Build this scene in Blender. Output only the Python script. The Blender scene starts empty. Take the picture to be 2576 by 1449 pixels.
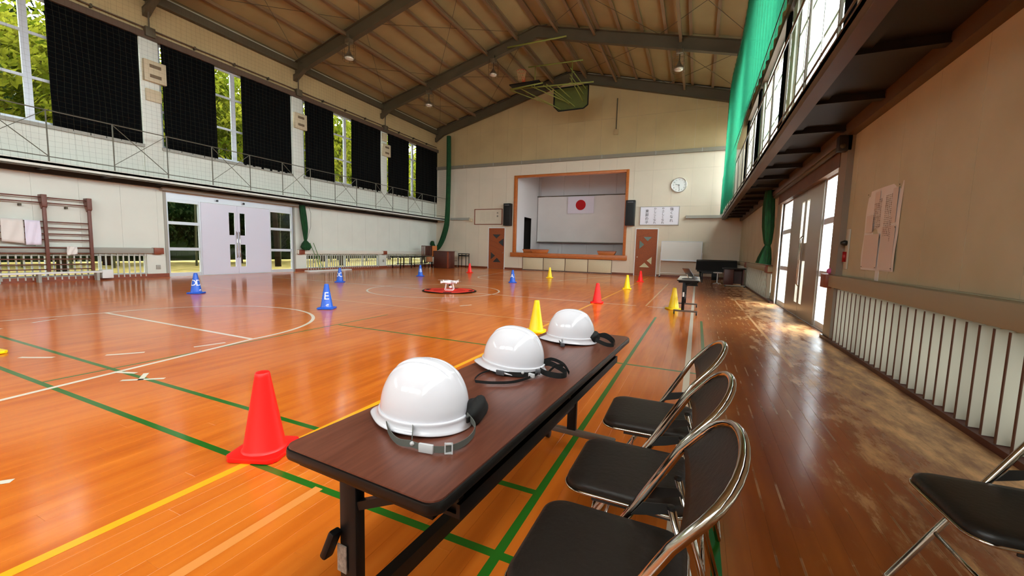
import bpy, bmesh, math, random
from mathutils import Vector, Matrix
random.seed(7)
PI = math.pi
scn = bpy.context.scene
COL = scn.collection
# ------------------------------------------------------------ camera
cam_d = bpy.data.cameras.new('camera')
cam = bpy.data.objects.new('camera', cam_d); COL.objects.link(cam); scn.camera = cam
cam_d.sensor_fit = 'HORIZONTAL'; cam_d.sensor_width = 36.0; cam_d.lens = 1014.0 / 2576.0 * 36.0
cam_d.clip_start = 0.02; cam_d.clip_end = 300
yaw, pit, rol = math.radians(-24.484), math.radians(-5.356), math.radians(1.518)
fwd = Vector((math.sin(yaw)*math.cos(pit), math.cos(yaw)*math.cos(pit), math.sin(pit)))
rgt = Vector((math.cos(yaw), -math.sin(yaw), 0)); upv = rgt.cross(fwd)
r2 = rgt*math.cos(rol) + upv*math.sin(rol); u2 = -rgt*math.sin(rol) + upv*math.cos(rol)
m3 = Matrix((r2, u2, -fwd)).transposed()
cam.matrix_world = Matrix.Translation((0, 0, 1.19)) @ m3.to_4x4()
# ------------------------------------------------------------ world: even overcast sky
w = bpy.data.worlds.new('overcast_sky'); scn.world = w; w.use_nodes = True
nt = w.node_tree; bg = nt.nodes['Background']
tc = nt.nodes.new('ShaderNodeTexCoord'); sep = nt.nodes.new('ShaderNodeSeparateXYZ'); rmp = nt.nodes.new('ShaderNodeValToRGB')
nt.links.new(tc.outputs['Generated'], sep.inputs[0]); nt.links.new(sep.outputs['Z'], rmp.inputs[0])
rmp.color_ramp.elements[0].position = 0.0; rmp.color_ramp.elements[0].color = (0.80, 0.86, 0.92, 1)
rmp.color_ramp.elements[1].position = 0.6; rmp.color_ramp.elements[1].color = (1.0, 1.0, 1.0, 1)
nt.links.new(rmp.outputs[0], bg.inputs['Color']); bg.inputs['Strength'].default_value = 12.0
# ------------------------------------------------------------ view and sampling
vs = scn.view_settings
scn.display_settings.display_device = 'sRGB'
vs.view_transform = 'Standard'; vs.look = 'None'; vs.exposure = 0.72; vs.gamma = 1.0; vs.use_curve_mapping = False
cy = scn.cycles
cy.use_denoising = True; cy.max_bounces = 9; cy.diffuse_bounces = 6; cy.glossy_bounces = 4; cy.transparent_max_bounces = 14
cy.transmission_bounces = 4; cy.caustics_reflective = False; cy.caustics_refractive = False; cy.sample_clamp_indirect = 8.0
# portals: guide sampling of the sky through the wall openings
def portal(cx, cyy, cz, sy, sz, side):
    l = bpy.data.lights.new('sky_portal', 'AREA'); l.shape = 'RECTANGLE'; l.size = sy; l.size_y = sz
    o = bpy.data.objects.new('sky_portal', l); COL.objects.link(o)
    o.location = (cx, cyy, cz)
    o.rotation_euler = Vector((side, 0, 0)).to_track_quat('-Z', 'Z').to_euler()
    l.cycles.is_portal = True
# ------------------------------------------------------------ materials
def lin(c):
    return tuple(((v/12.92) if v <= .04045 else ((v+.055)/1.055)**2.4) for v in c)
MATS = {}
def mat(name, c, rough=.6, metal=0.0, var=0.0, scale=6.0, bump=0.0, stretch=(1,1,1), c2=None, spec=.5, bscale=None):
    if name in MATS: return MATS[name]
    m = bpy.data.materials.new(name); m.use_nodes = True; MATS[name] = m
    t = m.node_tree; b = t.nodes['Principled BSDF']
    c = lin(c); b.inputs['Base Color'].default_value = (*c, 1)
    b.inputs['Roughness'].default_value = rough; b.inputs['Metallic'].default_value = metal
    b.inputs['Specular IOR Level'].default_value = spec
    if var or bump or c2:
        g = t.nodes.new('ShaderNodeNewGeometry'); mp = t.nodes.new('ShaderNodeMapping'); mp.inputs['Scale'].default_value = stretch
        t.links.new(g.outputs['Position'], mp.inputs[0])
        n = t.nodes.new('ShaderNodeTexNoise'); n.inputs['Scale'].default_value = scale; n.inputs['Detail'].default_value = 4
        t.links.new(mp.outputs[0], n.inputs['Vector'])
        if var or c2:
            r = t.nodes.new('ShaderNodeValToRGB'); e = r.color_ramp.elements
            e[0].position = .3; e[1].position = .7
            if c2: e[0].color = (*c, 1); e[1].color = (*lin(c2), 1)
            else:
                e[0].color = (*[v*(1-var) for v in c], 1); e[1].color = (*[min(1, v*(1+var)) for v in c], 1)
            t.links.new(n.outputs['Fac'], r.inputs[0]); t.links.new(r.outputs[0], b.inputs['Base Color'])
        if bump:
            bp = t.nodes.new('ShaderNodeBump'); bp.inputs['Strength'].default_value = bump; bp.inputs['Distance'].default_value = .01
            nn = n
            if bscale:
                nn = t.nodes.new('ShaderNodeTexNoise'); nn.inputs['Scale'].default_value = bscale; t.links.new(mp.outputs[0], nn.inputs['Vector'])
            t.links.new(nn.outputs['Fac'], bp.inputs['Height']); t.links.new(bp.outputs[0], b.inputs['Normal'])
    return m
def glass_mat(name, tint, refl=.12, rough=.02):
    m = bpy.data.materials.new(name); m.use_nodes = True; t = m.node_tree; t.nodes.clear()
    o = t.nodes.new('ShaderNodeOutputMaterial'); mx = t.nodes.new('ShaderNodeMixShader')
    a = t.nodes.new('ShaderNodeBsdfTransparent'); a.inputs[0].default_value = (*tint, 1)
    g = t.nodes.new('ShaderNodeBsdfGlossy'); g.inputs['Roughness'].default_value = rough
    f = t.nodes.new('ShaderNodeFresnel'); gm = t.nodes.new('ShaderNodeNewGeometry')
    mr = t.nodes.new('ShaderNodeMapRange'); mr.inputs['To Min'].default_value = 1.35; mr.inputs['To Max'].default_value = 1/1.35
    t.links.new(gm.outputs['Backfacing'], mr.inputs[0]); t.links.new(mr.outputs[0], f.inputs[0])
    t.links.new(f.outputs[0], mx.inputs[0]); t.links.new(a.outputs[0], mx.inputs[1]); t.links.new(g.outputs[0], mx.inputs[2])
    t.links.new(mx.outputs[0], o.inputs[0]); return m
def sheer_mat(name, col, clear, transl=.6):
    m = bpy.data.materials.new(name); m.use_nodes = True; t = m.node_tree; t.nodes.clear()
    o = t.nodes.new('ShaderNodeOutputMaterial'); mx = t.nodes.new('ShaderNodeMixShader'); m2 = t.nodes.new('ShaderNodeMixShader')
    a = t.nodes.new('ShaderNodeBsdfTransparent'); d = t.nodes.new('ShaderNodeBsdfDiffuse'); tr = t.nodes.new('ShaderNodeBsdfTranslucent')
    c = lin(col); d.inputs[0].default_value = (*c, 1); tr.inputs[0].default_value = (*c, 1)
    m2.inputs[0].default_value = transl; t.links.new(d.outputs[0], m2.inputs[1]); t.links.new(tr.outputs[0], m2.inputs[2])
    mx.inputs[0].default_value = 1-clear; t.links.new(a.outputs[0], mx.inputs[1]); t.links.new(m2.outputs[0], mx.inputs[2])
    t.links.new(mx.outputs[0], o.inputs[0]); return m
def leaf_mat(name, c1, c2):
    m = bpy.data.materials.new(name); m.use_nodes = True; t = m.node_tree; t.nodes.clear()
    o = t.nodes.new('ShaderNodeOutputMaterial'); m2 = t.nodes.new('ShaderNodeMixShader')
    d = t.nodes.new('ShaderNodeBsdfDiffuse'); tr = t.nodes.new('ShaderNodeBsdfTranslucent')
    g = t.nodes.new('ShaderNodeNewGeometry'); n = t.nodes.new('ShaderNodeTexNoise'); n.inputs['Scale'].default_value = .9; n.inputs['Detail'].default_value = 5
    r = t.nodes.new('ShaderNodeValToRGB'); r.color_ramp.elements[0].position = .38; r.color_ramp.elements[1].position = .62
    r.color_ramp.elements[0].color = (*lin(c1), 1); r.color_ramp.elements[1].color = (*lin(c2), 1)
    t.links.new(g.outputs['Position'], n.inputs[0]); t.links.new(n.outputs['Fac'], r.inputs[0])
    t.links.new(r.outputs[0], d.inputs[0]); t.links.new(r.outputs[0], tr.inputs[0]); m2.inputs[0].default_value = .45
    t.links.new(d.outputs[0], m2.inputs[1]); t.links.new(tr.outputs[0], m2.inputs[2]); t.links.new(m2.outputs[0], o.inputs[0]); return m
def two_lobe(m, r2=.30, fac=.30):
    # varnish: a sharp and a hazy reflection lobe
    t = m.node_tree; b = t.nodes['Principled BSDF']; o = [n for n in t.nodes if n.type == 'OUTPUT_MATERIAL'][0]
    c = t.nodes.new('ShaderNodeBsdfPrincipled'); c.inputs['Roughness'].default_value = r2; c.inputs['Specular IOR Level'].default_value = b.inputs['Specular IOR Level'].default_value
    if b.inputs['Base Color'].links: t.links.new(b.inputs['Base Color'].links[0].from_socket, c.inputs['Base Color'])
    else: c.inputs['Base Color'].default_value = b.inputs['Base Color'].default_value
    x = t.nodes.new('ShaderNodeMixShader'); x.inputs[0].default_value = fac
    t.links.new(b.outputs[0], x.inputs[1]); t.links.new(c.outputs[0], x.inputs[2]); t.links.new(x.outputs[0], o.inputs[0])
    return m
def floor_mat():
    m = bpy.data.materials.new('varnished_floor_boards'); m.use_nodes = True; t = m.node_tree; b = t.nodes['Principled BSDF']
    N = lambda k: t.nodes.new(k); L = t.links.new
    g = N('ShaderNodeNewGeometry'); s = N('ShaderNodeSeparateXYZ'); L(g.outputs['Position'], s.inputs[0])
    def M(op, a, bb=None, c=None):
        n = N('ShaderNodeMath'); n.operation = op
        for i, v in enumerate((a, bb, c)):
            if v is None: continue
            if isinstance(v, (int, float)): n.inputs[i].default_value = v
            else: L(v, n.inputs[i])
        return n.outputs[0]
    i = M('FLOOR', M('DIVIDE', s.outputs['X'], .09))
    off = M('MULTIPLY', M('FRACT', M('MULTIPLY', i, .37)), 1.8)
    j = M('FLOOR', M('DIVIDE', M('ADD', s.outputs['Y'], off), 1.8))
    cb = N('ShaderNodeCombineXYZ'); L(i, cb.inputs[0]); L(j, cb.inputs[1])
    wn = N('ShaderNodeTexWhiteNoise'); L(cb.outputs[0], wn.inputs['Vector'])
    mp = N('ShaderNodeMapping'); mp.inputs['Scale'].default_value = (8, .8, 1); L(g.outputs['Position'], mp.inputs[0])
    n1 = N('ShaderNodeTexNoise'); n1.inputs['Scale'].default_value = 1.5; n1.inputs['Detail'].default_value = 2; L(mp.outputs[0], n1.inputs[0])
    n2 = N('ShaderNodeTexNoise'); n2.inputs['Scale'].default_value = .45; n2.inputs['Detail'].default_value = 3; L(g.outputs['Position'], n2.inputs[0])
    f = M('ADD', M('MULTIPLY', wn.outputs['Value'], .08), M('MULTIPLY', n1.outputs['Fac'], .55))
    f = M('ADD', f, M('MULTIPLY', n2.outputs['Fac'], .5))
    f = M('MULTIPLY', M('ADD', f, .20), .68)
    r = N('ShaderNodeValToRGB'); e = r.color_ramp.elements
    e[0].position = .3; e[0].color = (*lin((.62, .27, .05)), 1); e[1].position = .75; e[1].color = (*lin((.90, .52, .18)), 1)
    mid = e.new(.5); mid.color = (*lin((.79, .40, .10)), 1)
    L(f, r.inputs[0])
    # wear by the right-hand doors: bare pale wood in long streaks and patches
    mp2 = N('ShaderNodeMapping'); mp2.inputs['Scale'].default_value = (3.6, 1.1, 1); L(g.outputs['Position'], mp2.inputs[0])
    n3 = N('ShaderNodeTexNoise'); n3.inputs['Scale'].default_value = 1.9; n3.inputs['Detail'].default_value = 8; n3.inputs['Roughness'].default_value = .68; L(mp2.outputs[0], n3.inputs[0])
    mp3 = N('ShaderNodeMapping'); mp3.inputs['Scale'].default_value = (1, 1, 1); L(g.outputs['Position'], mp3.inputs[0])
    n4 = N('ShaderNodeTexNoise'); n4.inputs['Scale'].default_value = .9; n4.inputs['Detail'].default_value = 4; L(mp3.outputs[0], n4.inputs[0])
    def MR(v, a0, a1, smooth=False):
        q = N('ShaderNodeMapRange'); q.inputs['From Min'].default_value = a0; q.inputs['From Max'].default_value = a1
        if smooth: q.interpolation_type = 'SMOOTHSTEP'
        L(v, q.inputs[0]); return q.outputs[0]
    old = MR(M('ADD', s.outputs['X'], M('MULTIPLY', n4.outputs['Fac'], .5)), .25, .75, True)
    wear = M('ADD', M('MULTIPLY', n3.outputs['Fac'], .85), M('MULTIPLY', n4.outputs['Fac'], .35))
    wear = M('ADD', wear, M('MULTIPLY', MR(s.outputs['X'], .3, 1.7), .40))
    on = M('MULTIPLY', MR(wear, .72, 1.00, True), old)
    fx = M('FRACT', M('DIVIDE', s.outputs['X'], .09)); seam = M('GREATER_THAN', M('ABSOLUTE', M('SUBTRACT', fx, .5)), .44)
    n5 = N('ShaderNodeTexNoise'); n5.inputs['Scale'].default_value = 2.4; n5.inputs['Detail'].default_value = 5; L(g.outputs['Position'], n5.inputs[0])
    seam = M('MULTIPLY', M('MULTIPLY', seam, MR(n5.outputs['Fac'], .50, .60)), old)
    on = M('MAXIMUM', on, M('MULTIPLY', seam, .8))
    pale = N('ShaderNodeValToRGB'); pe = pale.color_ramp.elements; pe[0].position = .38; pe[0].color = (*lin((.50, .36, .25)), 1); pe[1].position = .62; pe[1].color = (*lin((.88, .69, .47)), 1)
    L(n3.outputs['Fac'], pale.inputs[0])
    brn = N('ShaderNodeValToRGB'); be = brn.color_ramp.elements; be[0].position = .3; be[0].color = (*lin((.42, .20, .08)), 1); be[1].position = .8; be[1].color = (*lin((.70, .40, .17)), 1)
    L(f, brn.inputs[0])
    mo = N('ShaderNodeMix'); mo.data_type = 'RGBA'; L(M('MULTIPLY', old, .85), mo.inputs['Factor']); L(r.outputs[0], mo.inputs['A']); L(brn.outputs[0], mo.inputs['B'])
    dirt = N('ShaderNodeMix'); dirt.data_type = 'RGBA'; L(on, dirt.inputs['Factor']); L(mo.outputs['Result'], dirt.inputs['A']); L(pale.outputs[0], dirt.inputs['B'])
    L(dirt.outputs['Result'], b.inputs['Base Color'])
    ro = M('ADD', M('MULTIPLY', n2.outputs['Fac'], .08), .09); ro = M('ADD', ro, M('ADD', M('MULTIPLY', on, .26), M('MULTIPLY', old, .05))); L(ro, b.inputs['Roughness'])
    b.inputs['Specular IOR Level'].default_value = .5
    bp = N('ShaderNodeBump'); bp.inputs['Strength'].default_value = .06; bp.inputs['Distance'].default_value = .004
    nb = N('ShaderNodeTexNoise'); nb.inputs['Scale'].default_value = 3.5; nb.inputs['Detail'].default_value = 2; L(mp2.outputs[0], nb.inputs[0])
    L(nb.outputs['Fac'], bp.inputs['Height'])
    return m

WALL = mat('cream_wall_panel', (.85, .86, .82), .6, var=.03, scale=1.5)
WALLR = mat('cream_wall_panel_right', (.77, .74, .63), .6, var=.05, scale=1.2, c2=(.71, .67, .55))
WALLB = mat('warm_cream_wall_panel', (.84, .79, .71), .6, var=.03, scale=1.0)
WALLU = mat('tan_upper_panel', (.71, .62, .45), .65, var=.06, scale=1.0)
GAP = mat('wall_backing', (.76, .74, .69), .8)
FLOOR = two_lobe(floor_mat())
SUBF = mat('dark_subfloor', (.16, .08, .03), .8)
CEIL = mat('tan_ceiling_board', (.61, .54, .38), .75, var=.10, scale=.8)
STEEL = mat('dark_brown_steel', (.32, .28, .205), .55, var=.08, scale=2)
PURL = mat('brown_purlin_steel', (.50, .40, .29), .6, var=.06, scale=3)
DARKST = mat('dark_deck_steel', (.11, .09, .075), .6, var=.12, scale=3)
FASC = mat('brown_fascia_steel', (.36, .28, .22), .5, var=.08, scale=3)
WHITEP = mat('white_paint', (.88, .88, .87), .45)
ALU = mat('pale_aluminium', (.80, .82, .85), .35, .25)
LEAFD = mat('lavender_white_door', (.84, .84, .90), .3)
GREYP = mat('grey_paint', (.62, .61, .57), .5)
FIN = mat('cream_fin_paint', (.76, .75, .69), .6)
PALEG = mat('pale_grey_fin_paint', (.74, .74, .71), .5)
PALEP = mat('cream_rail_paint', (.85, .83, .78), .5)
FINED = mat('brown_fin_edge', (.36, .22, .15), .6)
BROWN = mat('red_brown_wood', (.52, .24, .13), .45, var=.18, scale=5, stretch=(4, 1, 4))
BASEB = mat('brown_baseboard_wood', (.45, .22, .12), .4, var=.15, scale=4)
TRIMW = mat('orange_stage_wood', (.72, .40, .17), .35, var=.16, scale=5, stretch=(1, 1, 8))
DOORW = mat('diagonal_board_door_wood', (.58, .28, .10), .55, var=.22, scale=4, stretch=(6, 1, 6))
DARKW = mat('dark_red_wood', (.30, .13, .09), .4, var=.15, scale=4)
BLACKC = mat('black_curtain_cloth', (.02, .022, .026), .95, spec=.1)
BLACKP = mat('black_plastic', (.04, .04, .045), .45)
BLACKM = mat('black_enamel_steel', (.025, .025, .025), .45, spec=.3)
CHROME = mat('chrome', (.78, .76, .72), .12, 1.0)
VINYL = mat('dark_brown_vinyl', (.15, .12, .10), .48, spec=.4, bump=.15, scale=60)
VINYLB = mat('black_vinyl', (.10, .10, .095), .45, bump=.12, scale=60)
TTOP = mat('rosewood_laminate', (.46, .27, .21), .30, c2=(.37, .20, .15), scale=5, stretch=(16, 1.2, 1))
TEDGE = mat('black_table_edge', (.035, .032, .03), .38, spec=.35)
HELM = mat('white_helmet_shell', (.88, .88, .91), .07)
LINER = mat('black_helmet_liner', (.03, .03, .03), .8)
STRAPG = mat('grey_webbing', (.36, .37, .35), .8)
STRAPB = mat('black_webbing', (.05, .05, .05), .8)
BUCK = mat('clear_white_buckle', (.78, .79, .80), .2)
REDC = mat('red_cone_plastic', (1.0, .07, .04), .45)
YELC = mat('yellow_cone_plastic', (1.0, .86, .01), .38)
BLUC = mat('blue_cone_plastic', (.03, .34, .80), .38)
WHT = mat('white_lettering', (.93, .95, .97), .5)
LNW = mat('white_court_line', (.90, .85, .78), .28)
LNY = mat('yellow_court_line', (.98, .68, .12), .28)
LNG = mat('green_court_line', (.13, .40, .10), .28)
LNO = mat('orange_court_line', (.88, .56, .28), .28)
LNF = mat('faded_court_line', (.86, .66, .46), .28)
for m_ in (LNW, LNY, LNG, LNO, LNF): m_.node_tree.nodes['Principled BSDF'].inputs['Roughness'].default_value = .13; two_lobe(m_)
TAPE = mat('pale_tape', (.82, .80, .74), .5)
GLASS = glass_mat('window_glass', (.93, .96, .95))
FROST = sheer_mat('frosted_glass', (.55, .56, .54), .22, .75)
GREENN = sheer_mat('green_net_sheet', (.16, .50, .37), .62, .60)
GREENB = mat('green_net_bundle', (.02, .16, .07), .9, c2=(.03, .30, .12), scale=9, stretch=(3, 3, .5))
WIRE = mat('grey_net_cord', (.27, .27, .22), .9, spec=.1)
RAILM = mat('grey_rail_steel', (.42, .41, .36), .5, .3)
SPK = mat('black_speaker_grille', (.06, .065, .065), .7)
CREAMB = mat('cream_box', (.78, .72, .60), .5)
SLOT = mat('brown_slot', (.45, .38, .29), .7)
TAN = mat('cream_stage_panel', (.82, .77, .64), .5, var=.04, scale=40)
SCRN = mat('white_screen_cloth', (.86, .84, .83), .8, var=.03, scale=1.2)
REDF = mat('red_disc_cloth', (.72, .02, .06), .8)
STAGEW = mat('pale_lilac_stage_wall', (.84, .82, .82), .7)
PAPER = mat('white_paper', (.88, .86, .84), .8)
PINKP = mat('pink_paper', (.84, .78, .74), .8)
INK = mat('dark_ink', (.12, .11, .11), .8)
INKF = mat('faded_ink', (.62, .56, .52), .8)
WALLBARS = mat('brown_wall_bar_wood', (.42, .24, .19), .45, var=.15, scale=5)
TOWEL = mat('white_towel', (.90, .88, .95), .9, bump=.3, scale=60)
YGRN = mat('olive_green_pipe', (.50, .52, .22), .5)
BBRD = mat('olive_backboard', (.33, .36, .12), .6, var=.12, scale=3)
ORNG = mat('orange_rim', (.75, .25, .10), .5)
NETW = mat('pale_cord', (.75, .62, .45), .8)
LAMPM = mat('lamp_aluminium', (.55, .50, .42), .3, .7)
LAMPG = mat('lamp_glass', (.92, .90, .85), .08, .3)
GRASS = mat('yellow_green_grass', (.52, .48, .24), .95, c2=(.70, .62, .41), scale=2.2, spec=0.0)
PAVE = mat('pale_concrete', (.70, .68, .64), .9, var=.08, scale=.6)
TRUNK = mat('grey_brown_bark', (.16, .13, .10), .9, var=.25, scale=3, spec=0.0)
CULM = mat('pale_bamboo', (.28, .29, .20), .7)
LEAFY = leaf_mat('yellow_green_leaves', (.25, .30, .05), (.50, .50, .15))
LEAFK = leaf_mat('dark_green_leaves', (.03, .06, .025), (.14, .20, .08))
LEAFO = leaf_mat('autumn_leaves', (.62, .46, .34), (.80, .70, .58))
MATR = mat('red_landing_mat', (.90, .20, .12), .6)
MATR2 = mat('deep_red_landing_mat', (.82, .10, .06), .6)
DRONE = mat('white_drone_shell', (.93, .93, .94), .3)

# ------------------------------------------------------------ mesh helpers
class MB:
    def __init__(s): s.v = []; s.f = []; s.mi = []; s.m = 0
    def add(s, vs, fs):
        b = len(s.v); s.v += [tuple(v) for v in vs]; s.f += [tuple(i+b for i in f) for f in fs]; s.mi += [s.m]*len(fs); return s
    def box(s, x0, x1, y0, y1, z0, z1):
        return s.add([(x0,y0,z0),(x1,y0,z0),(x1,y1,z0),(x0,y1,z0),(x0,y0,z1),(x1,y0,z1),(x1,y1,z1),(x0,y1,z1)],
                     [(0,3,2,1),(4,5,6,7),(0,1,5,4),(1,2,6,5),(2,3,7,6),(3,0,4,7)])
    def cbox(s, c, d, rz=0, rx=0, ry=0):
        M = Matrix.Translation(c) @ Matrix.Rotation(rz,4,'Z') @ Matrix.Rotation(ry,4,'Y') @ Matrix.Rotation(rx,4,'X')
        h = [v/2 for v in d]
        vs = [M @ Vector((a*h[0], b*h[1], c2*h[2])) for c2 in (-1,1) for a,b in ((-1,-1),(1,-1),(1,1),(-1,1))]
        return s.add(vs, [(0,3,2,1),(4,5,6,7),(0,1,5,4),(1,2,6,5),(2,3,7,6),(3,0,4,7)])
    def beam(s, p, q, wd, ht, up=(0,0,1)):
        p, q = Vector(p), Vector(q); d = (q-p).normalized(); sd = d.cross(Vector(up))
        if sd.length < 1e-4: sd = Vector((1,0,0))
        sd.normalize(); u = sd.cross(d); vs = []
        for e in (p, q):
            for a,b in ((-1,-1),(1,-1),(1,1),(-1,1)): vs.append(e + sd*a*wd/2 + u*b*ht/2)
        return s.add(vs, [(0,1,2,3),(7,6,5,4),(0,4,5,1),(1,5,6,2),(2,6,7,3),(3,7,4,0)])
    def tube(s, pts, r, n=8, closed=False, caps=True, pleat=0, pn=7):
        P = [Vector(p) for p in pts]; m = len(P); rr = r if isinstance(r, (list, tuple)) else [r]*m
        t0 = (P[1]-P[0]).normalized(); a = t0.orthogonal().normalized(); vs = []
        for i in range(m):
            if closed: t = P[(i+1)%m]-P[i-1]
            else: t = P[min(i+1,m-1)]-P[max(i-1,0)]
            t = t.normalized() if t.length > 1e-9 else t0
            a = (a - t*a.dot(t)); a = a.normalized() if a.length > 1e-6 else t.orthogonal().normalized()
            b = t.cross(a)
            for k in range(n):
                th = 2*PI*k/n; q = rr[i]*(1+pleat*math.cos(pn*th))
                vs.append(P[i]+a*math.cos(th)*q+b*math.sin(th)*q)
        fs = []
        for i in range(m if closed else m-1):
            j = (i+1) % m
            for k in range(n):
                l = (k+1) % n; fs.append((i*n+k, i*n+l, j*n+l, j*n+k))
        if caps and not closed: fs += [tuple(range(n))[::-1], tuple((m-1)*n+k for k in range(n))]
        return s.add(vs, fs)
    def lathe(s, prof, n=24, c=(0,0,0), M=None, ex=1, ey=1):
        vs = []; k = len(prof)
        for i in range(n):
            th = 2*PI*i/n
            for r, z in prof:
                v = Vector((r*math.cos(th)*ex, r*math.sin(th)*ey, z))
                if M: v = M @ v
                vs.append(v+Vector(c))
        fs = []
        for i in range(n):
            j = (i+1) % n
            for q in range(k-1): fs.append((i*k+q, j*k+q, j*k+q+1, i*k+q+1))
        return s.add(vs, fs)
    def prism(s, pts, off):
        n = len(pts); off = Vector(off); vs = [Vector(p) for p in pts] + [Vector(p)+off for p in pts]
        fs = [tuple(range(n))[::-1], tuple(range(n, 2*n))] + [(i, (i+1)%n, n+(i+1)%n, n+i) for i in range(n)]
        return s.add(vs, fs)
    def build(s, name, mats, parent=None, smooth=False, bevel=0, seg=2, auto=False, loc=None):
        me = bpy.data.meshes.new(name); me.from_pydata(s.v, [], s.f)
        for m in (mats if isinstance(mats, (list, tuple)) else [mats]): me.materials.append(m)
        if s.m or any(s.mi): me.polygons.foreach_set('material_index', s.mi)
        bm = bmesh.new(); bm.from_mesh(me); bmesh.ops.recalc_face_normals(bm, faces=bm.faces)
        if bevel: bmesh.ops.bevel(bm, geom=[e for e in bm.edges if len(e.link_faces) == 2 and e.calc_face_angle(0) > .5], offset=bevel, segments=seg, profile=.5, affect='EDGES')
        bm.to_mesh(me); bm.free()
        if smooth or auto or bevel:
            for p in me.polygons: p.use_smooth = True
            if not smooth: 
                try: me.set_sharp_from_angle(angle=math.radians(40))
                except Exception: pass
        o = bpy.data.objects.new(name, me); COL.objects.link(o)
        if parent: o.parent = parent
        if loc: o.location = loc
        return o
def tag(o, label, cat, group=None):
    o['label'] = label; o['category'] = cat
    if group: o['group'] = group
    return o
def thing(name, label, cat, loc=(0,0,0), rz=0, group=None):
    o = bpy.data.objects.new(name, None); COL.objects.link(o); o.location = loc; o.rotation_euler = (0,0,rz); o.empty_display_size = .1
    return tag(o, label, cat, group)
def struct(o): o['kind'] = 'structure'; return o
def stuff(o): o['kind'] = 'stuff'; return o
def sroot(name):
    o = bpy.data.objects.new(name, None); COL.objects.link(o); o['kind'] = 'structure'; return o
def dup(root, loc, rz, label, group=None, cat=None):
    r = root.copy(); COL.objects.link(r); r.location = loc; r.rotation_euler = (0,0,rz); r['label'] = label
    if group: r['group'] = group
    for ch in list(root.children):
        c = ch.copy(); COL.objects.link(c); c.parent = r
        for g in list(ch.children):
            d = g.copy(); COL.objects.link(d); d.parent = c
    return r
def text_mesh(txt, size, extr=.002, align='CENTER', fine=0):
    cu = bpy.data.curves.new('t', 'FONT'); cu.body = txt; cu.size = size; cu.extrude = extr; cu.align_x = align; cu.align_y = 'CENTER'; cu.resolution_u = 3
    o = bpy.data.objects.new('t', cu); COL.objects.link(o)
    dg = bpy.context.evaluated_depsgraph_get(); dg.update()
    me = bpy.data.meshes.new_from_object(o.evaluated_get(dg)); bpy.data.objects.remove(o); bpy.data.curves.remove(cu)
    if fine:
        bm = bmesh.new(); bm.from_mesh(me); bmesh.ops.triangulate(bm, faces=bm.faces)
        for _ in range(7):
            L = [e for e in bm.edges if e.calc_length() > fine]
            if not L: break
            bmesh.ops.subdivide_edges(bm, edges=L, cuts=1); bmesh.ops.triangulate(bm, faces=bm.faces)
        bm.to_mesh(me); bm.free()
    return [v.co.copy() for v in me.vertices], [tuple(p.vertices) for p in me.polygons]
def arc(c, r, a0, a1, n, ax='xy'):
    out = []
    for i in range(n+1):
        a = a0+(a1-a0)*i/n
        if ax == 'xy': out.append((c[0]+r*math.cos(a), c[1]+r*math.sin(a), c[2]))
        elif ax == 'xz': out.append((c[0]+r*math.cos(a), c[1], c[2]+r*math.sin(a)))
        else: out.append((c[0], c[1]+r*math.cos(a), c[2]+r*math.sin(a)))
    return out
def sub_rects(r, holes):
    out = [r]
    for h in holes:
        nx = []
        for a in out:
            if h[0] >= a[1] or h[1] <= a[0] or h[2] >= a[3] or h[3] <= a[2]: nx.append(a); continue
            if h[0] > a[0]: nx.append((a[0], h[0], a[2], a[3]))
            if h[1] < a[1]: nx.append((h[1], a[1], a[2], a[3]))
            u0, u1 = max(a[0], h[0]), min(a[1], h[1])
            if h[2] > a[2]: nx.append((u0, u1, a[2], h[2]))
            if h[3] < a[3]: nx.append((u0, u1, h[3], a[3]))
        out = nx
    return [a for a in out if a[1]-a[0] > .004 and a[3]-a[2] > .004]

XL, XR, YF, YB = -16.1, 1.9, -8.2, 22.8
XM = -7.1
def roofz(x): return 8.97 + .2556*(9-abs(x-XM))
# ------------------------------------------------------------ floor
fl = struct(MB().box(XL-.2, XR+.2, YF-.2, YB+.1, -.25, -.022).build('floor', SUBF))
pcache = {}
def plank_v(x0, x1, y0, y1):
    g, c = .0002, .0004
    a, b, d, e = x0+g, x1-g, y0+g, y1-g
    vs = [(a,d,-.02),(b,d,-.02),(b,e,-.02),(a,e,-.02),(a,d,-c),(b,d,-c),(b,e,-c),(a,e,-c),(a+c,d+c,0),(b-c,d+c,0),(b-c,e-c,0),(a+c,e-c,0)]
    fs = [(0,1,5,4),(1,2,6,5),(2,3,7,6),(3,0,4,7),(4,5,9,8),(5,6,10,9),(6,7,11,10),(7,4,8,11),(8,9,10,11)]
    return vs, fs
far = MB(); npl = 0
i0, i1 = math.floor(XL/.09), math.floor(XR/.09)
for i in range(i0, i1+1):
    off = ((i*.37) % 1.0)*1.8
    j = math.floor((YF+off)/1.8)
    while True:
        y0, y1 = j*1.8-off, (j+1)*1.8-off; j += 1
        if y0 > YB: break
        y0, y1 = max(y0, YF), min(y1, YB)
        if y1-y0 < .02: continue
        x0, x1 = max(i*.09, XL), min((i+1)*.09, XR)
        if x1-x0 < .004: continue
        vs_, fs_ = plank_v(0, x1-x0, 0, y1-y0)
        if -3.4 < x0 < 1.85 and y1 > .35 and y0 < 6.2 and npl < 290:
            key = (round(x1-x0, 3), round(y1-y0, 3))
            if key not in pcache: pcache[key] = MB().add(vs_, fs_).build('floor_plank', FLOOR, fl, loc=(x0, y0, 0))
            else:
                o = pcache[key].copy(); COL.objects.link(o); o.location = (x0, y0, 0)
            npl += 1
        else:
            far.box(x0+.0003, x1-.0003, y0+.0003, y1-.0003, -.02, 0)
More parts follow.
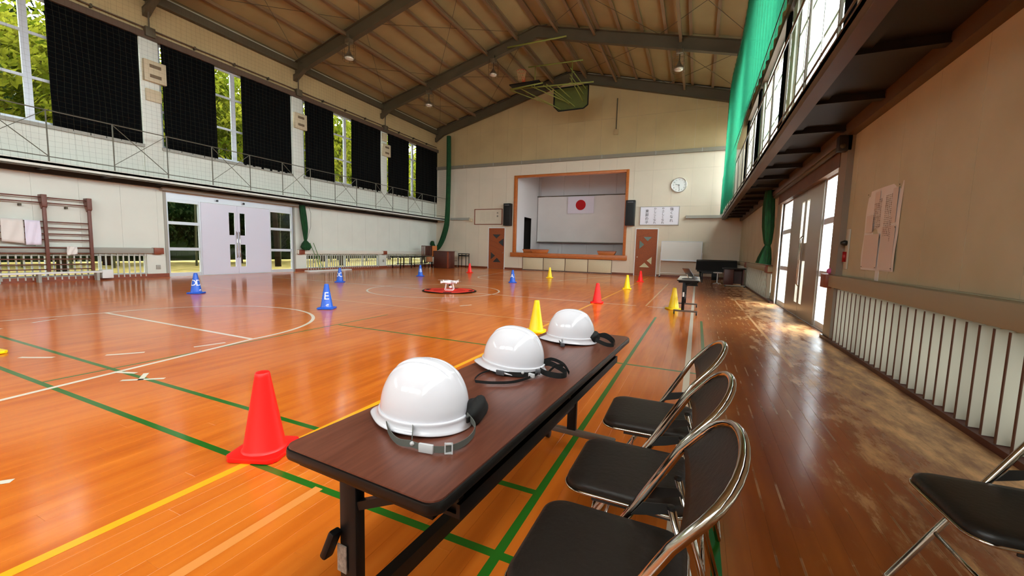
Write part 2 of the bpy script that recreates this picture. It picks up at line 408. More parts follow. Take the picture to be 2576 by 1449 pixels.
stuff(far.build('floor_planks_beyond', FLOOR, fl))
# court markings: thin paint films on the boards
LZ = .0006
def line(x0, y0, x1, y1, wd, m, z=LZ):
    p, q = Vector((x0,y0,0)), Vector((x1,y1,0)); d = (q-p).normalized(); n = Vector((-d.y, d.x, 0))*wd/2
    return MB().add([(p+n)+Vector((0,0,z)), (q+n)+Vector((0,0,z)), (q-n)+Vector((0,0,z)), (p-n)+Vector((0,0,z))], [(3,2,1,0)]).build('court_line', m, fl)
def aline(cx, cyy, r, a0, a1, wd, m, n=64, z=LZ):
    b = MB(); vs = []
    for i in range(n+1):
        a = a0+(a1-a0)*i/n
        for rr in (r-wd/2, r+wd/2): vs.append((cx+rr*math.cos(a), cyy+rr*math.sin(a), z))
    b.add(vs, [(2*i, 2*i+1, 2*i+3, 2*i+2) for i in range(n)]); return b.build('court_line', m, fl)
for x in (-.64, .14): line(x, -2.5, x, 8.0, .04, LNG, .0004)
line(-9.0, 1.33, .16, 1.33, .04, LNG, .0005); line(-8.0, 1.78, -.62, 1.78, .04, LNG, .0005); line(-4.86, 4.39, .16, 4.39, .04, LNG, .0005)
line(-4.86, 1.33, -4.9, 5.5, .03, LNG, .0004)
line(-2.15, -2.5, -2.15, 21.0, .05, LNY, .0009); line(-1.62, -1.0, -1.62, 1.33, .05, LNO, .0007)
line(-.02, -2.5, -.02, 21.0, .055, LNW, .0009); line(-1.0, 9.6, -1.0, 17.5, .04, LNF, .0007)
line(1.02, 5.2, 1.0, 9.4, .04, LNF, .0007); line(1.0, 10.2, 1.0, 14.4, .04, LNF, .0007)
line(-13.8, 9.52, -1.2, 9.52, .05, LNW, .0010); line(-.95, 9.52, -.02, 9.52, .05, LNW, .0010)
line(-12.2, 6.42, -2.15, 6.42, .04, LNF, .0007); line(-12.2, 12.6, -2.15, 12.6, .04, LNF, .0007)
aline(-6.75, 9.52, 1.83, 0, 2*PI, .05, LNW, 96, .0012)
for yc, s in ((3.16, 1), (15.95, -1)):
    aline(-6.84, yc, 1.86, 0 if s > 0 else PI, PI if s > 0 else 2*PI, .05, LNW, 64, .0012)
    line(-8.70, yc, -4.98, yc, .05, LNW, .0014)
    ye = -2.6 if s > 0 else 22.2
    line(-4.98, yc, -4.98+.2*abs(ye-yc), ye, .05, LNW, .0012); line(-8.70, yc, -8.70-.2*abs(ye-yc), ye, .05, LNW, .0012)
    if s > 0:
        for a in (-.32, -.72, -1.12, -1.55, -1.98, -2.40, -2.8): aline(-6.84, yc, 1.80, a, a+.17, .045, LNW, 8, .0012)
line(-4.45, 7.16, -4.33, 7.44, .05, TAPE, .0016)
for a in ((-4.72, 1.74, -4.52, 1.82), (-4.38, 1.66, -4.14, 1.86), (-4.44, 1.86, -4.26, 1.74), (-3.05, .62, -2.98, .70), (-5.9, .45, -5.8, .5)):
    line(*a, .04, TAPE, .0018)

# ------------------------------------------------------------ walls
BAYS = [(-7.9, -3.35), (-2.85, 1.75), (2.35, 6.97), (7.52, 12.12), (12.74, 17.46), (17.98, 22.62)]
WZ0, WZ1 = 4.22, 7.46
VL = [(-2.9, 6.93), (12.78, 17.38), (17.98, 22.3)]
VR = [(-2.9, 7.06), (13.0, 18.2), (18.65, 22.3)]
DY0, DY1, DZ = 7.52, 12.15, 2.80
def side_wall(name, x, out, vents, mlow, mup):
    holes = [(a, b, WZ0, WZ1) for a, b in BAYS] + [(DY0, DY1, -1, DZ)] + [(a, b, .12, .74) for a, b in vents]
    b = MB()
    for r in sub_rects((YF-.2, YB+.2, 0, 9.0), holes): b.box(min(x, x+out*.18), max(x, x+out*.18), r[0], r[1], r[2], r[3])
    wl = struct(b.build(name, GAP))
    rows = [(.96, 3.0, mlow), (3.14, WZ1, mlow), (WZ1, 8.75, mup)]
    y = YF; k = 0
    pw = .66 if out > 0 else .91
    while y < YB:
        y1 = min(y+pw, YB)
        for z0, z1, mm in rows:
            p = MB()
            for r in sub_rects((y+.002, y1-.002, z0+.002, z1-.002), holes):
                p.box(min(x-out*.012, x+out*.01), max(x-out*.012, x+out*.01), *r)
            if p.v: p.build('wall_panel', mm, wl)
        y = y1; k += 1
    p = MB()                                     # plain strips around the vents below the rail
    for r in sub_rects((YF, YB, 0.0, .96), holes): p.box(min(x-out*.010, x+out*.01), max(x-out*.010, x+out*.01), *r)
    p.build('dado_lining', mlow, wl)
    return wl
WL = side_wall('wall_left', XL, -1, VL, WALL, WALLU)
WR = side_wall('wall_right', XR, 1, VR, WALLR, WALLU)
# back wall with stage opening
SX0, SX1, SZ0, SZ1 = -10.3, -3.7, .86, 5.62
bd = [(-12.07, -10.98, -1, 2.54), (-3.07, -1.98, -1, 2.50)]
holesB = [(SX0, SX1, SZ0, SZ1)]
b = MB()
for r in sub_rects((XL-.2, XR+.2, 0, 8.45), holesB): b.box(r[0], r[1], YB, YB+.18, r[2], r[3])
b.prism([(XL-.2, YB, 8.45), (XR+.2, YB, 8.45), (XR+.2, YB, roofz(XR+.2)+.05), (XM, YB, roofz(XM)+.05), (XL-.2, YB, roofz(XL-.2)+.05)], (0, .18, 0))
WB = struct(b.build('wall_back', GAP))
rows = [(.10, 1.83, WALLB), (1.83, 3.68, WALLB), (3.68, 5.58, WALLB), (5.58, 6.34, WALLB), (6.34, 8.45, WALLU)]
x = XR-.48
xs = [XR]
while x > XL+.3: xs.append(x); x -= .95
xs.append(XL)
for a, c in zip(xs[1:], xs[:-1]):
    for z0, z1, mm in rows:
        p = MB()
        for r in sub_rects((a+.003, c-.003, z0+.003, z1-.003), holesB+bd): p.box(r[0], r[1], YB-.012, YB+.01, r[2], r[3])
        if p.v: p.build('wall_panel', mm, WB)
    pts = [(a+.003, YB-.012, 8.453), (c-.003, YB-.012, 8.453), (c-.003, YB-.012, roofz(c))]
    if a < XM < c: pts.append((XM, YB-.012, roofz(XM)))
    pts.append((a+.003, YB-.012, roofz(a)))
    MB().prism(pts, (0, .02, 0)).build('wall_panel', WALLU, WB)
FILL_WIN = [(-9.2, -5.0), (-3.8, .6)]  # unseen windows behind the camera, added to brighten the foreground
b = MB()
for r in sub_rects((XL-.2, XR+.2, 0, 8.4), [(p, q, 5.2, 7.4) for p, q in FILL_WIN]): b.box(r[0], r[1], YF-.18, YF, r[2], r[3])
b.prism([(XL-.2, YF, 8.4), (XR+.2, YF, 8.4), (XR+.2, YF, roofz(XR)), (XM, YF, roofz(XM)), (XL-.2, YF, roofz(XL-.2))], (0, -.18, 0))
struct(b.build('wall_front', WALL))
# baseboards
b = MB()
for a, c in ((XL, -12.1), (-10.95, -9.74), (-4.28, -3.1), (-1.95, XR)): b.box(a, c, YB-.03, YB+.01, 0, .11)
struct(b.build('baseboard_back', BASEB))
b = MB()
for a, c in ((YF, DY0-.02), (DY1+.02, YB)): b.box(XL-.01, XL+.05, a, c, 0, .12)
struct(b.build('baseboard_left', BROWN))
b = MB()
for a, c in ((YF, DY0-.02), (DY1+.02, YB)): b.box(XR-.125, XR+.01, a, c, 0, .045)
struct(b.build('baseboard_right', DARKW))

# ------------------------------------------------------------ clerestory windows
wn = 0
def window(x, out, y0, y1):
    global wn; wn += 1
    r = sroot('window_%d' % wn)
    f = MB(); xa, xb = sorted((x+out*.03, x+out*.10)) if out < 0 else (x+.012, x+.042)
    cyy = (y0+y1)/2; q1, q3 = cyy-(y1-y0)/3.0, cyy+(y1-y0)/3.0
    f.box(xa, xb, y0, y1, WZ0, WZ0+.07); f.box(xa, xb, y0, y1, WZ1-.07, WZ1)
    hm = .075 if out < 0 else .03
    for yy, hw in ((y0+.03, .03), (y1-.03, .03), (cyy, hm), (q1, .03), (q3, .03)): f.box(xa, xb, yy-hw, yy+hw, WZ0+.07, WZ1-.07)
    for z in (5.37, 6.50):
        for a, c in ((y0+.06, q1-.03), (q1+.03, cyy-.075), (cyy+.075, q3-.03), (q3+.03, y1-.06)): f.box(xa+.006, xb-.006, a, c, z-.035, z+.035)
    f.build('window_frame', ALU if out < 0 else WHITEP, r)
    xg = (xa+xb)/2
    for a, c in ((y0+.06, q1-.03), (q1+.03, cyy-.075), (cyy+.075, q3-.03), (q3+.03, y1-.06)):
        for z0, z1 in ((WZ0+.07, 5.335), (5.405, 6.465), (6.535, WZ1-.07)):
            MB().box(xg-.003, xg+.003, a, c, z0, z1).build('window_pane', GLASS, r)
    xs_, xe = sorted((x-out*.10, x+out*.03))
    MB().box(xs_, xe, y0-.05, y1+.05, WZ0-.10, WZ0-.01).build('window_sill', GREYP, r)
    return r
for y0, y1 in BAYS:
    window(XL, -1, y0, y1); window(XR, 1, y0, y1)
    for x, s in ((XL-.25, 1), (XR+.25, -1)): portal(x, (y0+y1)/2, (WZ0+WZ1)/2, y1-y0, WZ1-WZ0, s)
for x, s in ((XL-.3, 1), (XR+.3, -1)):
    portal(x, (DY0+DY1)/2, DZ/2, DY1-DY0, DZ, s)
for a, c in VL: portal(XL-.28, (a+c)/2, .43, c-a, .6, 1)
for a, c in VR: portal(XR+.28, (a+c)/2, .43, c-a, .6, -1)

for p, q in FILL_WIN:  # added fill windows, numbered along with the others
    wn += 1; r = sroot('window_%d' % wn); f = MB()
    for xx in (p+.04, (p+q)/2, q-.04): f.box(xx-.04, xx+.04, YF-.12, YF-.05, 5.2, 7.4)
    for z in (5.24, 6.3, 7.36): f.box(p+.08, (p+q)/2-.04, YF-.11, YF-.06, z-.04, z+.04); f.box((p+q)/2+.04, q-.08, YF-.11, YF-.06, z-.04, z+.04)
    f.build('window_frame', ALU, r)
    for xa_, xb_ in ((p+.08, (p+q)/2-.04), ((p+q)/2+.04, q-.08)):
        for z0, z1 in ((5.28, 6.26), (6.34, 7.32)): MB().box(xa_, xb_, YF-.088, YF-.082, z0, z1).build('window_pane', GLASS, r)
    l = bpy.data.lights.new('sky_portal', 'AREA'); l.shape = 'RECTANGLE'; l.size = q-p; l.size_y = 2.2; l.cycles.is_portal = True
    o = bpy.data.objects.new('sky_portal', l); COL.objects.link(o); o.location = ((p+q)/2, YF-.3, 6.3); o.rotation_euler = Vector((0, 1, 0)).to_track_quat('-Z', 'Z').to_euler()
# curtain boxes and conduit above the clerestory
tn = 0
def trim(mb, m, **k):
    global tn; tn += 1
    return struct(mb.build('trim_%d' % tn, m, **k))
for x, s in ((XL, 1), (XR, -1)):
    b = MB(); b.box(*sorted((x, x+s*.16)), YF, YB-.05, 7.44, 7.47); b.box(*sorted((x+s*.13, x+s*.16)), YF, YB-.05, 7.47, 7.60); b.box(*sorted((x, x+s*.16)), YF, YB-.05, 7.60, 7.63)
    t_ = trim(b, FASC)
    t2 = MB(); t2.tube([(x+s*.10, YF, 7.76), (x+s*.10, YB-.2, 7.76)], .02, 8); t2.build('conduit', FASC, t_)
    for yy in [2.05+1.3*k for k in range(16)]: MB().box(*sorted((x, x+s*.13)), yy-.02, yy+.02, 7.70, 7.80).build('conduit_clip', STEEL, t_)
# piers (painted columns) with junction boxes
for x, s in ((XL, 1), (XR, -1)):
    for yc in (-3.1, 2.05, 7.25, 12.43, 17.72):
        b = MB().box(*sorted((x-s*.02, x+s*.07)), yc-.24, yc+.24, 3.14, 7.44)
        t_ = trim(b, WALL, bevel=.006)
        MB().box(*sorted((x+s*.10, x+s*.24)), yc-.12, yc+.14, 7.50, 7.78).build('junction_box', STEEL, t_, bevel=.01)
        MB().tube([(x+s*.17, yc, 7.75), (x+s*.17, yc, 8.15), (x+s*.22, yc, 8.42)], .025, 8).build('conduit_drop', STEEL, t_)

# black curtains in the left clerestory
def curtain(name, x, y0, y1, z0, z1, m, label, cat='curtain', amp=.035, wl=.16, group=None, parent=None, thick=.006):
    n = max(8, int((y1-y0)/wl*8)); nz = 10; vs = []; ph = random.random()*6
    for k in range(nz+1):
        z = z0+(z1-z0)*k/nz
        for i in range(n+1):
            u = i/n; y = y0+(y1-y0)*u + (1-k/nz)*.03*math.sin(ph+u*5)*(1 if u > .5 else -1)*.6
            vs.append((amp*math.sin(u*(y1-y0)/wl*2*PI+.5*math.sin(k*.5+ph))*(1-.25*k/nz), y-(y0+y1)/2, z-z0 + (.02*math.sin(u*9+ph) if k == 0 else 0)))
    fs = [(k*(n+1)+i, k*(n+1)+i+1, (k+1)*(n+1)+i+1, (k+1)*(n+1)+i) for k in range(nz) for i in range(n)]
    o = MB().add(vs, fs).build(name, m, parent, smooth=True, loc=(x, (y0+y1)/2, z0))
    md = o.modifiers.new('thickness', 'SOLIDIFY'); md.thickness = thick
    if label: tag(o, label, cat, group)
    return o
cl = [(2.4, 4.1, 'black blackout curtain at the far left edge, partly outside the frame beside the leafy window'),
      (5.03, 6.98, 'widest black curtain, first full one on the left, hanging right of the leafy corner window'),
      (7.56, 9.16, 'black curtain just right of the first wall pier with the largest speaker box'),
      (10.06, 12.10, 'black curtain with ragged top hooks, left of the second wall pier'),
      (12.78, 14.32, 'black curtain just right of the second wall pier on the left'),
      (15.40, 17.44, 'black curtain left of the third wall pier on the left'),
      (18.02, 19.80, 'black curtain just right of the third wall pier, before the narrowest leafy gap'),
      (20.48, 22.72, 'farthest black curtain, touching the back corner by the green net')]
for y0, y1, lb in cl: curtain('blackout_curtain', XL+.085, y0, y1, 4.16, 7.50, BLACKC, lb, wl=.34, amp=.016, group='blackout curtains of the left clerestory')
cr = [(7.56, 7.9, 'dark curtain bunched just past the first right pier'),
      (12.8, 13.3, 'dark curtain bunched just past the second right pier'),
      (18.1, 18.7, 'dark curtain bunched just past the third right pier'), (22.0, 22.6, 'dark curtain at the far end of the right clerestory')]
for y0, y1, lb in cr: curtain('blackout_curtain', XR-.09, y0, y1, 4.16, 7.50, BLACKC, lb, wl=.10, amp=.045, group='bunched curtains of the right clerestory')

# ------------------------------------------------------------ roof
b = MB()
for s in (-1, 1):
    e = XM+s*9.3
    b.prism([(XM, YF-.2, roofz(XM)+.03), (e, YF-.2, roofz(e)+.03), (e, YF-.2, roofz(e)+.15), (XM, YF-.2, roofz(XM)+.15)], (0, YB-YF+.4, 0))
CE = struct(b.build('ceiling', STEEL))
FR = [-8.1, -3.1, 2.05, 7.25, 12.4, 17.6, 22.62]
px = [XM+s*(.05+.9*k) for s in (-1, 1) for k in range(0, 10)] + [XL, XR]
px = sorted(set(round(v, 3) for v in px))
for a, c in zip(px[:-1], px[1:]):
    if c-a < .12: continue
    for y0, y1 in zip(FR[:-1], FR[1:]):
        s = 1 if (a+c)/2 > XM else -1
        MB().prism([(a+.01, y0+.004, roofz(a+.01)), (c-.01, y0+.004, roofz(c-.01)), (c-.01, y0+.004, roofz(c-.01)+.028), (a+.01, y0+.004, roofz(a+.01)+.028)], (0, y1-y0-.008, 0)).build('ceiling_board', CEIL, CE)
for v in px:
    if v in (XL, XR): continue
    z = roofz(v)
    for y0, y1 in zip(FR[:-1], FR[1:]):
        b = MB().box(v-.045, v+.045, y0, y1, z-.115, z-.002); b.box(v-.045, v+.065, y0, y1, z-.12, z-.108); b.build('purlin', PURL, CE)
def rafter(y, flip=1):
    for s in (-1, 1):
        x0, x1 = XM, XM+s*8.97
        zt0, zt1 = roofz(x0)-.12, roofz(x1)-.12
        D0, D1 = .50, .52
        b = MB()
        def sl(off0, off1, th, wy):
            b.prism([(x0, y-wy/2, zt0-off0), (x1, y-wy/2, zt1-off1), (x1, y-wy/2, zt1-off1-th), (x0, y-wy/2, zt0-off0-th)], (0, wy, 0))
        sl(0, 0, .025, .20); sl(D0-.025, D1-.025, .025, .20)
        b.prism([(x0, y-.01, zt0-.02), (x1, y-.01, zt1-.02), (x1, y-.01, zt1-D1+.02), (x0, y-.01, zt0-D0+.02)], (0, .02, 0))
        xk = XM+s*6.0; zk = roofz(xk)-.12
        for dy in (-.012, .012): b.box(xk-.12, xk+.12, y+dy-.004, y+dy+.004, zk-.46, zk-.04)
        # haunch at the eaves
        xe = XM+s*9.0; xh = XM+s*8.3
        b.prism([(xe, y-.09, roofz(xe)-.60), (xh, y-.09, roofz(xh)-.62), (xe, y-.09, roofz(xe)-.86)], (0, .18, 0))
        b.build('roof_frame_beam', STEEL, CE)
    b = MB().cbox((XM, y, roofz(XM)-.38), (.9, .03, .5)); b.build('ridge_plate', STEEL, CE)
for y in FR[1:]: rafter(y)
for v in (XM-6.0, XM-2.5, XM-.95, XM+.95, XM+2.6, XM+6.0):
    for y0, y1 in zip(FR[:-1], FR[1:]):
        z = roofz(v)-.20
        b = MB().box(v-.05, v+.05, y0+.02, y1-.02, z-.02, z); b.box(v-.008, v+.008, y0+.02, y1-.02, z-.13, z-.02); b.box(v-.05, v+.05, y0+.02, y1-.02, z-.15, z-.13)
        b.build('tie_beam', PURL, CE)
for s in (-1, 1):
    x = XM+s*8.88
    MB().box(x-.09, x+.09, YF, YB, 8.58, 8.84).build('eave_beam', STEEL, CE)
    MB().tube([(x-s*.35, YF, 8.80), (x-s*.35, YB-.3, 8.80)], .012, 6).build('roof_cable', STEEL, CE)
    for y0, y1 in zip(FR[:-1], FR[1:]):
        for a, c in ((8.6, 5.2), (5.2, 8.6), (5.2, .6), (.6, 5.2)):
            xa, xb = XM+s*a, XM+s*c
            MB().tube([(xa, y0+.1, roofz(xa)-.16), (xb, y1-.1, roofz(xb)-.16)], .009, 5).build('brace_rod', STEEL, CE)

# ------------------------------------------------------------ walkways
def walkway(side):
    if side < 0: xw, xe = XL, -15.25
    else: xw, xe = XR, 1.0
    lo, hi = sorted((xw, xe)); s = 1 if xe > xw else -1
    lb = 'long steel walkway with cross braced railing along the left wall' if side < 0 else 'dark steel walkway overhead along the right wall, seen from below'
    t = thing('walkway', lb, 'walkway', (0, 0, 0))
    b = MB().box(lo, hi, YF, YB-.02, 3.06, 3.12); b.build('deck', WALL if side < 0 else DARKST, t)
    fm = WALL if side < 0 else FASC
    b = MB().box(*sorted((xe-s*.06, xe)), YF, YB-.03, 2.98 if side > 0 else 3.0, 3.145); b.build('edge_beam', fm, t)
    b = MB().box(*sorted((xe-s*.10, xe-s*.0)), YF, YB-.03, 2.965, 2.985); b.box(*sorted((xe-s*.14, xe-s*.1)), YF, YB-.03, 2.965, 3.0); b.build('edge_flange', STEEL if side < 0 else FASC, t)
    MB().box(*sorted((xw, xw+s*.12)), YF, YB-.03, 2.90, 3.06).build('wall_beam', DARKST if side < 0 else FASC, t)
    MB().box(*sorted((xe-s*.27, xe-s*.15)), YF, YB-.03, 3.02, 3.06).build('stringer', DARKST, t)
    P = [4.67+1.29*k for k in range(-5, 14)]
    for y in P:
        b = MB().box(lo+.12, hi-.12, y-.03, y+.03, 2.985, 3.06); b.box(lo+.12, hi-.12, y-.05, y+.05, 2.975, 2.986); b.build('cross_beam', DARKST, t)
    xr = xe-s*.03
    for k, y in enumerate(P): MB().tube([(xr, y, 3.0), (xr, y, 4.43)], .016, 6).build('rail_post', RAILM, t)
    MB().tube([(xr, P[0], 4.43), (xr, YB-.05, 4.43)], .016, 6).build('handrail', RAILM, t)
    MB().tube([(xr, P[0], 3.27), (xr, YB-.05, 3.27)], .012, 6).build('bottom_rail', RAILM, t)
    for k, (y0, y1) in enumerate(zip(P[:-1], P[1:])):
        if (k % 2) == 0 and side < 0:
            MB().tube([(xr, y0, 4.42), (xr, y1, 3.28)], .011, 5).build('rail_brace', RAILM, t)
            MB().tube([(xr-s*.03, y0, 3.30), (xr-s*.03, y1, 4.42)], .008, 5).build('rail_brace', RAILM, t)
        elif k in (4, 6): pass
    return t
walkway(-1); walkway(1)
# thin cord net in front of the left walkway (fine grid, one object)
b = MB(); xn = -15.2
y = 1.0
while y < 22.5:
    pts = [(xn+.02*math.sin(y*3+z), y+.02*math.sin(z*2.3+y*5), z) for z in [3.05+.9*k for k in range(7)]]
    b.tube(pts, .0012, 3, caps=False); y += .13
z = 3.15
while z < 8.5:
    pts = [(xn+.02*math.sin(yy*1.7+z), yy, z+.02*math.sin(yy*2.1+z*4)) for yy in [1.0+1.2*k for k in range(19)]]
    b.tube(pts, .0012, 3, caps=False); z += .13
nl = b.build('ball_stop_net', WIRE); stuff(nl); tag(nl, 'thin grey cord net hung in front of the left walkway', 'net')

# green net sheets on the right, hung from the roof edge to the walkway edge
def net_sheet(x, y0, y1, z0, z1, wl, amp):
    n = int((y1-y0)/wl*8); nz = 8; vs = []
    for k in range(nz+1):
        z = z0+(z1-z0)*k/nz
        for i in range(n+1):
            y = y0+(y1-y0)*i/n; vs.append((x+amp*math.sin((y-y0)/wl*2*PI+.4*math.sin(k+y))+.03*math.sin(y*.9), y, z))
    return MB().add(vs, [(k*(n+1)+i, k*(n+1)+i+1, (k+1)*(n+1)+i+1, (k+1)*(n+1)+i) for k in range(nz) for i in range(n)])
t = thing('green_net', 'bright green safety net hanging over the right walkway', 'net', (0, 0, 0))
net_sheet(.92, 7.0, 22.3, 4.9, 8.55, .42, .05).build('net_sheet', GREENN, t, smooth=True)
net_sheet(.90, 15.5, 22.4, 3.16, 4.9, .30, .05).build('net_sheet', GREENN, t, smooth=True)
MB().tube([(.92, YF+.5, 8.56), (.92, YB-.1, 8.56)], .014, 6).build('hanging_rail', STEEL, t)
MB().tube([(.92, 7.0, 4.9), (.92, 12.0, 4.86), (.92, 22.3, 4.9)], .009, 6).build('hem_cord', GREENB, t)

# gathered green nets
def bundle(name, pts, rs, label, loc, extra=None):
    t = thing(name, label, 'net', loc)
    # resample smoothly
    P = [Vector(p) for p in pts]; out = []; ro = []
    for i in range(len(P)-1):
        p0, p1, p2, p3 = P[max(i-1,0)], P[i], P[i+1], P[min(i+2,len(P)-1)]
        for k in range(8):
            u = k/8; out.append(.5*((2*p1)+(p2-p0)*u+(2*p0-5*p1+4*p2-p3)*u*u+(3*p1-p0-3*p2+p3)*u**3)); ro.append(rs[i]*(1-u)+rs[i+1]*u)
    out.append(P[-1]); ro.append(rs[-1])
    MB().tube(out, ro, 28, pleat=.16, pn=7).build('gathered_net', GREENB, t, smooth=True)
    return t
t = bundle('green_net', [(0,0,8.25), (.02,0,6.5), (0,0,4.5), (-.05,0,3.2), (-.12,0,2.6), (-.35,0,1.9), (-.62,0,1.38), (-.85,0,1.17), (-1.05,0,1.25), (-1.2,0,1.42)], [.12,.13,.13,.14,.15,.15,.13,.12,.12,.15],
           'tall dark green net gathered in the far left corner and pulled aside', (-14.72, 22.1, 0))
MB().tube([(-1.2, 0, 1.42), (-1.25, .1, 1.62)], [.15, .1], 16, pleat=.1).build('net_tail', GREENB, t, smooth=True)
t = bundle('green_net', [(0,0,2.9), (.02,.05,2.4), (.03,.1,1.9), (.02,.12,1.5), (.02,.12,1.38), (.02,.13,1.25), (.02,.14,1.08), (0,.14,.97)], [.11,.12,.11,.07,.05,.14,.20,.13],
           'green net tied in a knot beside the white double doors', (-15.85, 12.42, 0))
MB().tube(arc((.02, .12, 1.38), .055, 0, 2*PI, 12)[:-1], .012, 6, closed=True).build('tie_cord', GREENB, t)
MB().tube([(0, .3, 2.95), (.02, .42, 2.6), (.05, .38, 2.0), (.04, .18, 1.4)], .008, 5).build('hanging_cord', RAILM, t)
t = bundle('green_net', [(0,0,2.95), (0,0,2.5), (.02,0,2.0), (.04,0,1.6), (.04,0,1.5), (.03,0,1.38), (.0,0,1.15), (-.02,0,1.0)], [.10,.13,.13,.09,.06,.10,.15,.17],
           'green net tied at waist height beside the right hand glass doors', (1.66, 12.75, 0))
MB().tube(arc((.04, 0, 1.5), .065, 0, 2*PI, 12)[:-1], .012, 6, closed=True).build('tie_cord', GREENB, t)

# ------------------------------------------------------------ entrance doors
def doors(idx, x, out):
    r = sroot('door_%d' % idx)
    xa, xb = sorted((x+out*.02, x+out*.12)); f = MB()
    f.box(xa, xb, DY0, DY0+.06, 0, DZ); f.box(xa, xb, DY1-.06, DY1, 0, DZ); f.box(xa, xb, DY0+.06, DY1-.06, DZ-.20, DZ)
    f.box(xa, xb, DY0+.06, DY1-.06, 0, .03)
    L0, LM, L1 = 8.56, 9.80, 11.08
    for y in (L0-.03, L1+.03): f.box(xa, xb, y-.03, y+.03, .03, DZ-.2)
    for a, c in ((DY0+.06, L0-.06), (L1+.06, DY1-.06)):
        for z0, z1 in ((.03, .12), (.88, .98), (1.76, 1.86), (2.5, 2.6)): f.box(xa+.01, xb-.01, a, c, z0, z1)
    f.build('door_frame', ALU, r)
    xg = x+out*.07
    for a, c in ((DY0+.06, L0-.06), (L1+.06, DY1-.06)):
        for z0, z1 in ((.12, .88), (.98, 1.76), (1.86, 2.5)): MB().box(xg-.004, xg+.004, a, c, z0, z1).build('side_pane', GLASS, r)
    xl, xm = sorted((x+out*.0, x+out*.045))
    lm = LEAFD if x < 0 else mat('backlit_dark_leaf', (.60, .56, .51), .28, .55)  # right leaves coloured dark for their backlit look, with a steel-like shine
    for a, c, s in ((L0, LM-.004, 1), (LM+.004, L1, -1)):
        ya, yb = (c-.30, c-.09) if s > 0 else (a+.09, a+.30)
        bb = MB()
        for q in sub_rects((a, c, .02, DZ-.21), [(ya, yb, .28, 1.13), (ya, yb, 1.48, 2.32)]): bb.box(xl, xm, *q)
        lf = bb.build('door_leaf', lm, r, bevel=0)
        for z0, z1 in ((.28, 1.13), (1.48, 2.32)):
            MB().box((xl+xm)/2-.003, (xl+xm)/2+.003, ya, yb, z0, z1).build('leaf_pane', GLASS, lf)
        yh = c-.045 if s > 0 else a+.045
        xi = x-out*.035
        MB().tube([(x, yh, .62), (xi, yh, .66), (xi, yh, 1.58), (x, yh, 1.62)], .013, 8).build('pull_handle', CHROME, lf, smooth=True)
    for yy in (9.1, 10.05): MB().cbox((x-out*.03, yy, 2.70), (.04, .05, .07)).build('door_roller', BLACKP, r)
    return r
doors(1, XL, -1); doors(2, XR, 1)
# header boxes over the doors
b = MB().box(XL, XL+.22, 7.35, 12.30, 2.83, 2.93); t_ = trim(b, GREYP, bevel=.01)
MB().box(XL, XL+.16, 7.40, 12.28, 2.93, 2.97).build('track_cover', STEEL, t_)
b = MB().box(XR-.10, XR, 7.45, 12.30, 2.52, 2.80); trim(b, mat('brown_lintel_board', (.38, .27, .20), .6, var=.15, scale=4))
t_ = trim(MB().box(XR-.20, XR-.02, 7.2, 13.2, 2.78, 2.90), FASC, bevel=.02)
MB().tube([(XR-.15, 7.15, 2.76), (XR-.15, 13.0, 2.76)], .035, 10).build('door_track_pipe', STEEL, t_, smooth=True)
MB().cbox((XR-.12, 7.22, 2.80), (.16, .12, .22)).build('track_end_bracket', DARKST, t_, bevel=.01)
b = MB().box(XR-.09, XR+.0, 7.16, 7.50, .0, 2.9); trim(b, mat('grey_brown_jamb', (.52, .47, .41), .55))
b = MB().box(XL+.0, XL+.04, 7.44, 7.52, 0, 2.82); b.box(XL, XL+.04, 12.15, 12.22, 0, 2.82); trim(b, GREYP)
b = MB().box(XR-.04, XR, 12.15, 12.28, 0, 2.82); trim(b, WHITEP)

# ------------------------------------------------------------ low vents: fins, panes, rails
def vent(x, out, y0, y1, pitch, inside, right):
    global wn; wn += 1
    r = sroot('window_%d' % wn)
    f = MB(); xa, xb = sorted((x+out*.08, x+out*.14))
    f.box(xa, xb, y0, y1, .12, .16); f.box(xa, xb, y0, y1, .70, .74)
    n = max(1, round((y1-y0)/1.15)); st = (y1-y0)/n
    for k in range(n+1): f.box(xa, xb, y0+k*st-.03, y0+k*st+.03, .16, .70)
    f.build('window_frame', ALU, r)
    for k in range(n): MB().box(*sorted((x+out*.107, x+out*.113)), y0+k*st+.03, y0+(k+1)*st-.03, .16, .70).build('window_pane', FROST if right else GLASS, r)
    rack = thing('fin_guard', inside, 'guard rail', (x-out*.005, 0, 0))
    y = y0+.05; proto = None
    dep = .10 if right else .045
    fh = .008 if right else .014
    while y < y1-.02:
        if proto is None:
            b = MB().box(*sorted((-out*(dep+.005), -out*.012)), -fh, fh, .05, .765)
            proto = b.build('guard_fin', FIN if right else PALEG, rack, loc=(0, y, 0))
            if right:
                e = MB().box(*sorted((-out*(dep+.011), -out*(dep+.0055))), -.009, .009, .05, .765).build('fin_edge', FINED, proto)
        else:
            o = proto.copy(); COL.objects.link(o); o.location = (0, y, 0)
            for ch in proto.children:
                c = ch.copy(); COL.objects.link(c); c.parent = o
        y += pitch
    if not right: MB().box(*sorted((-out*(dep-.01), -out*.03)), y0, y1, .70, .73).build('fin_rail', GREYP, rack)
    if not right: MB().box(*sorted((-out*(dep-.01), -out*.03)), y0, y1, .10, .14).build('fin_rail', GREYP, rack)
    return rack
lbl = [('row of grey window fins behind the brown wall bars, left of the doors'), ('row of grey window fins right of the white double doors'), ('row of grey window fins nearest the left back corner')]
for (a, c), l in zip(VL, lbl): vent(XL, -1, a, c, .135, l, False)
lbl = [('row of tall cream window fins in the right foreground'), ('row of cream window fins beyond the right glass doors'), ('row of cream window fins in the far right corner')]
for (a, c), l in zip(VR, lbl): vent(XR, 1, a, c, .148, l, True)
